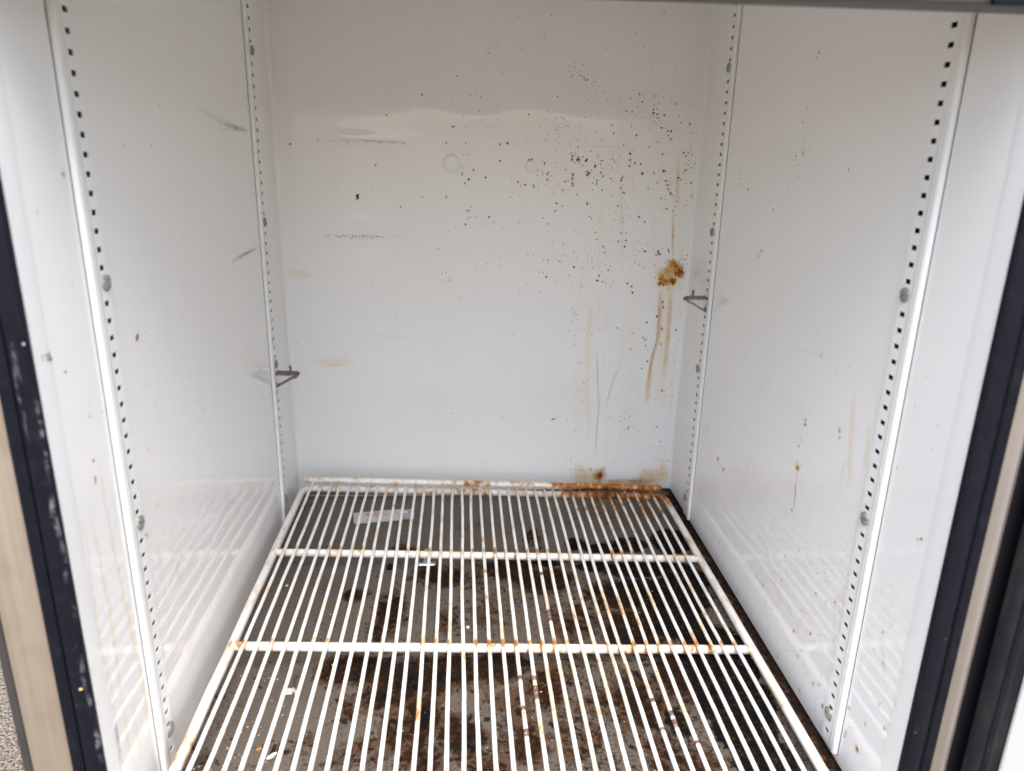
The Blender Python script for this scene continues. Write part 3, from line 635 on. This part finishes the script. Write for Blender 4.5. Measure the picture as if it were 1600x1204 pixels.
# two plug caps pressed into the back wall
for px, py in ((706, 256), (831, 261)):
    p, A, Bv, N, k = at_back(px, py); vs, fs = [], []; NA = 28
    R0 = 1.0 if px < 800 else 0.7
    rings = [(0.0, 0.03), (0.55, 0.03), (0.72, 0.02), (0.82, 0.09), (0.92, 0.10), (1.0, 0.04), (1.05, -0.03)]
    for r, h in rings:
        for i in range(NA):
            th = 2*math.pi*i/NA; vs.append(V(*(p+A*(r*R0*math.cos(th))+Bv*(r*R0*math.sin(th))+N*(h*R0*1.7))))
    for j in range(len(rings)-1):
        for i in range(NA): fs.append([j*NA+i, j*NA+(i+1) % NA, (j+1)*NA+(i+1) % NA, (j+1)*NA+i])
    obj('plug_cap', vs, fs, 'back_enamel', back, smooth=True)

Rw = Marks(at_right)
for (x, y, d, c) in ((1280, 83, 5, 'dk'), (1277, 90, 4, 'dk'), (1258, 235, 4, 'grey'), (1255, 240, 4, 'br'), (1244, 245, 4, 'br'), (1156, 272, 3, 'dk'), (1157, 280, 3, 'br'), (1156, 288, 3, 'br'), (1169, 296, 4, 'dk'), (1327, 265, 3, 'red'), (1208, 329, 4, 'org'), (1190, 392, 5, 'org'), (1185, 400, 4, 'org'), (1247, 275, 2.5, 'br'), (1230, 299, 2, 'red'), (1262, 169, 2.5, 'red'), (1255, 192, 3, 'dk'), (1284, 553, 4, 'dk'), (1167, 672, 3, 'blk'), (1191, 610, 2.5, 'dk'), (1166, 557, 2, 'dk'), (1258, 662, 6, 'br'), (1259, 655, 4, 'rust'), (1246, 729, 9, 'tan'), (1247, 732, 5, 'br'), (1248, 697, 4, 'br'), (1312, 672, 6, 'tan'), (1312, 683, 4, 'org'), (1236, 796, 5, 'dk'), (1122, 717, 6, 'tan'), (1130, 733, 6, 'tan'), (1326, 573, 2.5, 'br'), (1276, 513, 2, 'org'), (1160, 466, 2, 'grey'),
                     (1267, 988, 5, 'red'), (1240, 985, 5, 'tan'), (1275, 927, 4, 'tan'), (1305, 940, 4, 'org'), (1193, 914, 5, 'tan'), (1183, 900, 3, 'br'), (1206, 950, 4, 'br'), (1195, 945, 3, 'br'), (1216, 1025, 5, 'br'), (1247, 1024, 5, 'tan'), (1250, 1078, 5, 'tan'), (1271, 1067, 5, 'tan'), (1280, 1068, 4, 'tan'), (1285, 1103, 6, 'red'), (1327, 1105, 5, 'org'), (1322, 1143, 6, 'tan'), (1339, 1168, 8, 'rust'), (1340, 1172, 5, 'rust'), (1320, 1150, 4, 'tan'), (1380, 1035, 4, 'tan'), (1380, 987, 4, 'tan'), (1440, 842, 5, 'red'), (1434, 842, 3, 'rust'), (1375, 1100, 6, 'grey'), (1382, 1137, 5, 'tan'), (1352, 1130, 5, 'tan')):
    for _ in range(3): Rw.speck(x+rnd.gauss(0, d*0.2), y+rnd.gauss(0, d*0.25), d*rnd.uniform(0.4, 0.75), c, rnd.uniform(0.7, 1.1))
    if c in ('tan', 'org', 'red', 'rust'): Rw.blob(x, y, d*1.2, d*1.3, 'tan', 0.5, 'stain_soft')
scatter(Rw, 120, 1120, 1300, 90, 300, 0.8, 2.0, DKS, (0.4, 0.8)); scatter(Rw, 60, 1130, 1340, 300, 640, 0.8, 1.8, DKS); scatter(Rw, 340, 1110, 1330, 860, 1150, 1.2, 3.6, ['tan', 'br', 'tan', 'org', 'tan'])
scatter(Rw, 60, 1100, 1260, 640, 860, 1.0, 3.0, ['tan', 'br', 'dk']); scatter(Rw, 110, 1300, 1480, 560, 1180, 1.4, 4, ['tan', 'pale', 'org', 'tan'])
for cx, cy, n in ((1258, 235, 20), (1268, 200, 14), (1280, 40, 12), (1242, 245, 14), (1215, 250, 12), (1240, 262, 12)):
    for _ in range(n): Rw.speck(rnd.gauss(cx, 6), rnd.gauss(cy, 10), rnd.uniform(0.8, 2.0), rnd.choice(DKS), 0.6)
for p_, w_, c, al in (([(1282, 72), (1277, 90)], 1.2, 'dk', .8), ([(1260, 650), (1256, 668)], 1.5, 'br', .8), ([(1253, 675), (1248, 700)], .9, 'br', .6), ([(1246, 735), (1240, 790), (1236, 800)], .9, 'dk', .6), ([(1120, 712), (1135, 742)], 1.6, 'tan', .7), ([(1310, 668), (1325, 678)], 1.2, 'tan', .6), ([(1335, 610), (1330, 700), (1325, 770)], 5, 'pale', .4), ([(1358, 650), (1350, 740)], 4, 'pale', .35), ([(1305, 930), (1302, 965)], 1.6, 'tan', .8), ([(1308, 925), (1306, 950)], 4, 'pale', .6), ([(1292, 1090), (1284, 1108)], 2, 'red', .5), ([(1376, 1000), (1384, 1060)], .8, 'scuff', .7), ([(1230, 540), (1320, 565)], .7, 'tan', .5), ([(1175, 700), (1160, 760)], 2, 'pale', .3), ([(1395, 1100), (1408, 1115)], 2.5, 'tan', .4), ([(1260, 940), (1240, 1000)], 3, 'pale', .35), ([(1200, 880), (1230, 960)], 3, 'pale', .3), ([(1322, 700), (1310, 770)], 3, 'pale', .35), ([(1345, 790), (1340, 830)], 3, 'amber', .25)):
    Rw.run(p_, w_, c, al, 'stain_soft')
Rw.build(side_r)

Lw = Marks(at_left)
for (x, y, d, c) in ((215, 527, 9, 'red'), (213, 531, 5, 'rust'), (227, 518, 2, 'red'), (146, 719, 5, 'red'), (149, 750, 7, 'amber'), (148, 745, 4, 'amber'), (231, 704, 4, 'amber'), (228, 836, 5, 'amber'), (99, 273, 7, 'amber'), (58, 332, 5, 'yel'), (245, 789, 5, 'yel'), (228, 684, 3, 'amber'), (252, 673, 4, 'yel'), (242, 630, 3, 'yel'), (101, 580, 5, 'br'), (159, 643, 2, 'red'), (235, 228, 3, 'br'), (248, 164, 2.5, 'dk'), (247, 93, 2, 'dk'), (245, 138, 2, 'br'), (251, 50, 2.5, 'org'), (287, 370, 3, 'org'), (193, 226, 5, 'tan'), (168, 18, 3, 'tan'), (185, 12, 2.5, 'tan'), (232, 602, 2, 'br'), (310, 625, 2, 'red'), (296, 588, 3, 'red'), (304, 604, 2, 'br'), (292, 625, 2.5, 'br'), (317, 641, 3, 'br'), (180, 180, 2, 'tan'), (372, 465, 2, 'dk'), (308, 722, 2, 'dk'), (341, 732, 2, 'dk'), (140, 650, 4, 'yel'), (177, 650, 4, 'yel'), (205, 1100, 4, 'tan'), (113, 443, 4, 'yel')):
    for _ in range(3): Lw.speck(x+rnd.gauss(0, d*0.18), y+rnd.gauss(0, d*0.25), d*rnd.uniform(0.45, 0.8), c, rnd.uniform(0.7, 1.1))
    if c in ('amber', 'yel', 'red'): Lw.blob(x, y, d*1.1, d*1.4, 'yel', 0.4, 'stain_soft')
scatter(Lw, 90, 220, 400, 30, 740, 0.7, 1.5, DKS); scatter(Lw, 40, 250, 360, 560, 680, 0.7, 1.6, ['red', 'br', 'dk']); scatter(Lw, 70, 90, 260, 400, 1180, 1.0, 2.6, ['yel', 'tan', 'yel', 'amber']); scatter(Lw, 50, 240, 420, 760, 1000, 0.8, 1.6, ['tan', 'br'])
for p_, w_, al in (([(140, 800), (160, 900), (178, 1000), (190, 1080), (205, 1190)], 3.5, .55), ([(165, 800), (186, 900), (205, 980), (222, 1060), (236, 1150)], 3.5, .5), ([(128, 800), (148, 950), (170, 1060), (180, 1120)], 2.6, .5), ([(150, 700), (165, 790), (170, 820)], 2.6, .45), ([(138, 610), (140, 660)], 3, .4), ([(196, 850), (210, 930), (214, 960)], 3, .4), ([(250, 880), (262, 960), (275, 1060)], 2.5, .35), ([(275, 850), (285, 930)], 2, .3), ([(100, 520), (112, 600)], 2, .35), ([(205, 1080), (220, 1190)], 5, .35), ([(240, 800), (262, 1000)], 2, .25)):
    Lw.run(p_, w_, 'yel', al*0.75, wob=1.2)
for p_, w_, al in (([(362, 408), (385, 396), (403, 385)], 4.5, 1.0), ([(366, 404), (402, 387)], 2.0, 1.0), ([(355, 414), (380, 402)], 2.2, .7), ([(340, 192), (365, 198), (390, 204)], 4.5, .9), ([(355, 197), (390, 205)], 2.0, 1.0), ([(300, 160), (335, 185), (388, 206)], 6, .3), ([(330, 200), (390, 206)], 1.5, .6), ([(370, 560), (410, 530)], 3, .25), ([(158, 775), (172, 760)], 1.2, .4), ([(130, 777), (146, 766)], 1.2, .5), ([(276, 866), (277, 905)], 1.0, .5), ([(218, 640), (230, 655)], 1, .4)):
    Lw.run(p_, w_, 'scuff', al, 'stain_ragged', wob=0.6)
Lw.run([(276, 890), (277, 915)], 1.2, 'org', 0.6)
Lw.build(side_l)
# marks on the jamb and the black strips
def at_jl(px, py):
    x, y, z = onx(px, py, WL+0.09); return Vector((WL+0.095, y, z)), Vector((0, 1, 0)), Vector((0, 0, 1)), Vector((1, 0, 0)), y/1120
def at_sl(px, py):
    x, y, z = ony(px, py, 34.85); return Vector((x, 34.85, z)), Vector((1, 0, 0)), Vector((0, 0, 1)), Vector((0, -1, 0)), 1/32
J = Marks(at_jl)
for _ in range(10): J.speck(rnd.gauss(74, 3.5), rnd.gauss(559, 3), rnd.uniform(3, 6), 'grey')
J.run([(178, 1115), (184, 1160), (191, 1195)], 3.0, 'scuff', .9, 'stain_ragged'); J.run([(172, 1090), (178, 1120)], 1.2, 'scuff', .6, 'stain_ragged')
J.build(MATS and [o for o in fridge.children if o.name.startswith('jamb_trim')][0])
S_ = Marks(at_sl)
for p_, w_, al in (([(14, 520), (24, 570), (32, 600)], 5, .5), ([(48, 605), (60, 640), (70, 690), (78, 760)], 4.5, .5), ([(78, 760), (88, 820), (98, 865)], 5.5, .6), ([(100, 850), (106, 880), (108, 915)], 4.5, .6), ([(112, 940), (122, 972)], 5, .7), ([(127, 1020), (134, 1065), (145, 1115)], 4.5, .7), ([(145, 1115), (155, 1155), (160, 1195)], 5.5, .65), ([(20, 560), (34, 640), (48, 700)], 2, .35)):
    S_.run(p_, w_, 'smear', al, 'chalk_smear', wob=1.5)
S_.speck(126, 1076, 6, 'yel'); S_.speck(128, 1075, 4, 'amber'); S_.speck(37, 537, 6, 'smear')
stl = [o for o in fridge.children if o.name.startswith('breaker_strip')][0]
S_.build(stl)

# ------------------------------------------------------------------ wire shelf
TILT = 0.0372
shelf = thing('wire_shelf', V(3.1, 60, -39.9), 'white coated wire shelf with rust lying over the cabinet floor', 'shelf')
shelf.rotation_euler = (0, math.atan(TILT), 0)
SM = Matrix.Translation(shelf.location) @ Matrix.Rotation(math.atan(TILT), 4, 'Y')
def SV(x, y, h): return SM @ (Vector((x, y-60, h))*U)           # shelf frame: x from centre, y depth, h above rail centre
RR, RW = 0.385*U, 0.165*U
XA, XB, Y0, Y1 = -21.6, 21.9, 37.6, 82.45
def corner(cx, cy, r, a0, a1, n=6): return [(cx+r*math.cos(math.radians(a0+(a1-a0)*i/n)), cy+r*math.sin(math.radians(a0+(a1-a0)*i/n))) for i in range(n+1)]
loop = corner(XB-1.5, Y0+1.5, 1.5, -90, 0)+corner(XB-1.5, Y1-1.5, 1.5, 0, 90)+corner(XA+1.5, Y1-1.5, 1.5, 90, 180)+corner(XA+1.5, Y0+1.5, 1.5, 180, 270)
dense = []
for i, (a, b) in enumerate(loop):
    c, d = loop[(i+1) % len(loop)]; n = max(1, int(math.hypot(c-a, d-b)/4))
    dense += [(a+(c-a)*k/n, b+(d-b)*k/n) for k in range(n)]
vs, fs = tube([SV(x+rnd.uniform(-.03, .03), y+rnd.uniform(-.03, .03), 0) for x, y in dense], RR, 14, closed=True)
obj('frame', vs, fs, 'rack_coat', shelf, smooth=True)
for y in (67.75, 52.95):
    vs, fs = tube([SV(XA+0.25+(XB-XA-0.5)*i/12, y+rnd.uniform(-.03, .03), 0.02) for i in range(13)], RR*0.97, 14)
    o = obj('cross_rod', vs, fs, 'rack_coat', shelf, smooth=True)
gy, gh = 83.15, 0.82
vs, fs = tube([SV(-21.5+43.0*i/14, gy+rnd.uniform(-.03, .03), gh) for i in range(15)], RR*0.9, 14)
o = obj('back_bar', vs, fs, 'rack_coat', shelf, smooth=True); o['label'] = 'rusted raised bar along the back edge'
NWIRE = 38; WX0, WX1 = -20.55, 20.25
wires = []
for i in range(NWIRE):
    x = WX0+(WX1-WX0)*i/(NWIRE-1)+rnd.uniform(-0.05, 0.05)
    h = (RR+RW)/U*0.96
    b1, b2 = rnd.uniform(-0.07, 0.07), rnd.uniform(-0.07, 0.07)
    pts = []
    for k in range(25):
        y = Y0-0.05+(Y1-Y0)*k/24
        wob = b1*math.sin((y-Y0)/15*math.pi)+b2*math.sin((y-Y0)/44*math.pi)+rnd.uniform(-.012, .012)
        pts.append(SV(x+wob, y, h))
    if i % 9 == 0 or i == NWIRE-1:
        pts += [SV(x, Y1+0.25, h+0.05), SV(x, Y1+0.55, gh-0.25)]
    vs, fs = tube(pts, RW, 8)
    wires.append(obj('wire', vs, fs, 'rack_coat', shelf, smooth=True))
# bare rusty chips on a few wires, as sleeves proud of the coating
def chip(px, py, ln):
    x, y, z = onz(px, py, -39.4)
    lx = x-3.1
    i = min(range(NWIRE), key=lambda k: abs(WX0+(WX1-WX0)*k/(NWIRE-1)-lx))
    me = wires[i].data; n = 8
    # follow the wire's own centre line
    cs = [sum((me.vertices[j*n+k].co for k in range(n)), Vector())/n for j in range(25)]
    def on(yy):
        f = (yy-(Y0-0.05))/(Y1-Y0)*24; a = max(0, min(23, int(f))); return cs[a].lerp(cs[a+1], f-a)
    m_ = max(3, int(ln*4)); pts = [on(y-ln/2+ln*k/m_) for k in range(m_+1)]
    vs, fs = tube(pts, RW*1.06, 9, jr=0.07)
    obj('rust_chip', vs, fs, 'rust_chip', wires[i], smooth=True)
for px, py, ln in ((812, 1059, 0.55), (834, 1059, 0.45), (835, 1082, 1.5), (818, 1107, 0.35), (822, 1145, 0.7), (1016, 1088, 0.4), (1047, 1108, 0.6), (1052, 1124, 0.8), (1088, 1152, 0.3), (845, 895, 0.5), (858, 960, 1.6), (1033, 1133, 0.3)):
    chip(px, py, ln)

# ------------------------------------------------------------------ shelf clips
def clip(name, s, px, py, label):
    xf = XL if s == 1 else XR
    _, y, z = onx(px, py, xf); y = 79.42
    root = thing(name, V(xf, y, z), label, 'shelf clip', 'shelf clips on the back strips')
    def P(a, b, c): return V(xf+s*a, y+b, z+c)
    # profile (distance from wall, height): top arm out to a rounded nose, lower arm back down to the wall
    nose = [(1.95+0.34*math.sin(math.pi*i/6), 0.02-0.16+0.16*math.cos(math.pi*i/6)) for i in range(7)]
    prof = [(-0.08, 0.12), (0.2, 0.06)]+nose+[(1.2, -0.72), (0.3, -1.25), (-0.08, -1.42)]
    def strip(prof, b0, b1, th):
        vs, fs = [], []
        n = len(prof)
        for (a, c), i in zip(prof, range(n)):
            p0 = prof[max(i-1, 0)]; p1 = prof[min(i+1, n-1)]; d = Vector((p1[0]-p0[0], p1[1]-p0[1])).normalized(); nn = Vector((-d.y, d.x))*th/2
            for b in (b0, b1):
                vs.append(P(a+nn.x, b, c+nn.y)); vs.append(P(a-nn.x, b, c-nn.y))
        for i in range(n-1):
            o_ = i*4
            fs += [[o_, o_+2, o_+6, o_+4], [o_+1, o_+5, o_+7, o_+3], [o_, o_+4, o_+5, o_+1], [o_+2, o_+3, o_+7, o_+6]]
        fs += [[0, 1, 3, 2], [n*4-4, n*4-2, n*4-1, n*4-3]]
        return vs, fs
    vs, fs = strip(prof[:9], -0.62, -0.22, 0.2)
    for bb in ((0.22, 0.62),):
        v2, f2 = strip(prof[:9], *bb, 0.2); b = len(vs); vs += v2; fs += [[b+i for i in f] for f in f2]
    v2, f2 = strip([(1.5, 0.045), (1.75, 0.03), (1.98, 0.02)], -0.24, 0.24, 0.2); b = len(vs); vs += v2; fs += [[b+i for i in f] for f in f2]
    obj('top_arm', vs, fs, 'clip_steel', root)
    vs, fs = strip(prof[7:], -0.42, 0.42, 0.17); obj('lower_arm', vs, fs, 'clip_steel', root)
    vs, fs = strip([(1.55, 0.05), (1.55, 0.45), (1.52, 0.8), (1.46, 0.88)], -0.2, 0.2, 0.16); obj('tab', vs, fs, 'clip_steel', root)
    return root
clip('shelf_clip', 1, 431, 584.5, 'rusty grey metal shelf clip hooked in the back strip of the left wall')
clip('shelf_clip', -1, 1106, 467.5, 'brown rusted wire shelf clip hooked in the back strip of the right wall')

# ------------------------------------------------------------------ things lying under the shelf
def onfloor(px, py): x, y, _ = onz(px, py, ZF); return x, y
# slim carton
x1_, y1_ = onfloor(553, 819); x2_, y2_ = onfloor(648, 811)
ang = math.atan2(y2_-y1_, x2_-x1_); Lb = math.hypot(x2_-x1_, y2_-y1_)
bx = thing('slim_box', V((x1_+x2_)/2, (y1_+y2_)/2, ZF), 'slim white card and clear plastic box with faded pink print under the rack', 'box')
bx.rotation_euler = (0, 0, ang)
BM = Matrix.Translation(bx.location) @ Matrix.Rotation(ang, 4, 'Z')
def lbox(name, a, b, mat, parent, r=0.0):
    vs, fs = bevel_box((0, 0, 0), (1, 1, 1), 0)
    bm = bmesh.new(); bmesh.ops.create_cube(bm, size=1)
    for v in bm.verts: v.co = BM @ (Vector([a[i]+(v.co[i]+.5)*(b[i]-a[i]) for i in range(3)])*U)
    if r: bmesh.ops.bevel(bm, geom=list(bm.edges), offset=r*U, segments=2, affect='EDGES')
    bm.verts.index_update(); vs = [v.co.copy() for v in bm.verts]; fs = [[v.index for v in f.verts] for f in bm.faces]; bm.free()
    return obj(name, vs, fs, mat, parent)
h_ = Lb/2
lbox('sleeve', (-h_, 0, 0.03), (h_*0.62, 1.55, 0.72), 'box_card', bx, 0.04)
lbox('insert', (h_*0.62+0.02, 0.05, 0.05), (h_, 1.5, 0.66), 'box_plastic', bx, 0.05)
lbox('insert_tab', (h_*0.66, 0.5, 0.665), (h_*0.78, 0.95, 0.70), 'white_chip', bx)
for a, b, c, d, m_ in ((-0.60, -0.40, 0.75, 1.05, 'print_orange'), (-0.56, -0.42, 0.45, 0.62, 'print_pink'), (-0.34, -0.12, 0.5, 0.68, 'print_pink'), (-0.03, 0.12, 0.52, 0.68, 'print_pink'), (-0.32, -0.2, 0.95, 1.15, 'print_orange'), (0.0, 0.14, 1.05, 1.2, 'print_grey'), (0.3, 0.45, 1.0, 1.08, 'print_grey'), (0.3, 0.5, 0.55, 0.63, 'print_grey'), (-0.62, 0.58, 0.20, 0.235, 'print_grey')):
    lbox('print_mark', (h_*a, c, 0.722), (h_*b, d, 0.728), m_, bx)
# bright steel pin with a stem and a knob
px_, py_ = onfloor(665, 886)
pin = thing('steel_pin', V(px_, py_, ZF), 'shiny steel pull pin lying under the rear cross rod', 'pin')
vs, fs = tube([V(px_-0.95, py_, ZF+0.31), V(px_-0.3, py_, ZF+0.31), V(px_+0.3, py_, ZF+0.31), V(px_+0.95, py_, ZF+0.31)], 0.28*U, 14); obj('handle', vs, fs, 'bright_steel', pin, smooth=True)
vs, fs = tube([V(px_-0.1, py_+0.2, ZF+0.31), V(px_-0.08, py_+0.9, ZF+0.33), V(px_-0.05, py_+1.6, ZF+0.33), V(px_-0.05, py_+2.3, ZF+0.33)], 0.2*U, 12); obj('stem', vs, fs, 'bright_steel', pin, smooth=True)
vs, fs = tube([V(px_-0.05, py_+2.25, ZF+0.33), V(px_-0.05, py_+2.7, ZF+0.33)], 0.33*U, 14); obj('knob', vs, fs, 'bright_steel', pin, smooth=True)
# clear plastic shard, curled
cx, cy = onfloor(464, 1075)
pl = thing('plastic_sliver', V(cx, cy, ZF), 'curled clear plastic sliver beside the brown spill under the rack', 'plastic scrap')
vs, fs = [], []
for i in range(13):
    f = i/12; a = f*2.2
    x = cx-0.55+0.9*f*f+0.1*math.sin(a*3); y = cy+1.3-2.6*f
    for hh in (0.03, 0.42+0.2*math.sin(a)): vs.append(V(x+0.12*hh, y, ZF+hh))
for i in range(12): o_ = i*2; fs.append([o_, o_+1, o_+3, o_+2])
b = len(vs)
vs += [v+Vector((0.0006, 0, 0)) for v in vs[:b]]; fs += [[b+i for i in f[::-1]] for f in fs[:12]]
obj('curl', vs, fs, 'clear_plastic', pl, smooth=True)
vs, fs = bevel_box((cx-1.0, cy-0.75, ZF+0.05), (cx-0.25, cy-0.05, ZF+0.11), 0.01); obj('flap', vs, fs, 'box_card', pl)
# loose flakes
def flake(name, px, py, lx, ly, h, rot, mat, label, cat, bend=0.15):
    x, y = onfloor(px, py); n = 12; vs, fs = [], []
    for lvl in (0, 1):
        for i in range(n):
            t_ = 2*math.pi*i/n; rr = rnd.uniform(0.8, 1.15); a, b = lx*rr*math.cos(t_), ly*rr*math.sin(t_)
            X_, Y_ = a*math.cos(rot)-b*math.sin(rot), a*math.sin(rot)+b*math.cos(rot)
            vs.append(V(x+X_, y+Y_, ZF+0.01+bend*abs(a)/max(lx, .01)*0.4+lvl*h))
    fs.append(list(range(n))[::-1]); fs.append(list(range(n, 2*n)))
    for i in range(n): fs.append([i, (i+1) % n, n+(i+1) % n, n+i])
    o = obj(name, vs, fs, mat); tag(o, label, cat)
flake('paint_flake', 425, 1181, 0.42, 0.15, 0.08, 0.75, 'white_chip', 'long white paint flake lying at lower left under the rack', 'paint flake')
flake('paint_flake', 731, 980.5, 0.16, 0.15, 0.1, 0, 'white_chip', 'tiny round white flake under the middle of the rack', 'paint flake')
flake('crumb', 404, 1171, 0.2, 0.14, 0.1, 0.4, 'crumb', 'small cream crumb beside the brown stain at lower left', 'crumb')
flake('paint_flake', 522, 1039, 0.2, 0.14, 0.1, 0.9, 'white_chip', 'small white flake at the edge of the dark brown spill', 'paint flake')
flake('crumb', 448, 915.5, 0.16, 0.12, 0.1, 0.9, 'crumb', 'pale crumb on clean steel near the left rail', 'crumb')
flake('black_flake', 601, 938, 0.95, 0.35, 0.08, 0.15, 'black_flake', 'thin black curled flake under the rack beside the brown smear', 'flake', 0.5)
flake('black_flake', 470, 792, 0.7, 0.8, 0.1, 0.5, 'black_flake', 'dark scrap in the back left corner under the rack', 'flake', 0.5)
# crumbs nobody could count
vs, fs = [], []
def crumb(x, y, r):
    b = len(vs); z = ZF+r*0.5
    for dx, dy, dz in ((1, 0, 0), (-1, 0.2, 0), (0, 1, 0.1), (0.1, -1, 0), (0, 0, 0.8), (0, 0, -0.5)):
        vs.append(V(x+dx*r*rnd.uniform(.6, 1.3), y+dy*r*rnd.uniform(.6, 1.3), z+dz*r*rnd.uniform(.6, 1.2)))
    for a in ((0, 2, 4), (2, 1, 4), (1, 3, 4), (3, 0, 4), (2, 0, 5), (1, 2, 5), (3, 1, 5), (0, 3, 5)): fs.append([b+i for i in a])
for _ in range(520):
    if rnd.random() < 0.55: px, py = rnd.gauss(370, 60), rnd.gauss(1150, 45)
    else: px, py = rnd.uniform(330, 1230), rnd.uniform(870, 1204)
    x, y = onfloor(px, py)
    if WL+0.3 < x < WR-0.3 and 36 < y < YB-2: crumb(x, y, 0.02+0.075*rnd.random()**3)
o = obj('crumbs', vs, fs, 'crumb'); tag(o, 'scattered tan crumbs and grit on the steel floor under the rack', 'crumbs', kind='stuff')
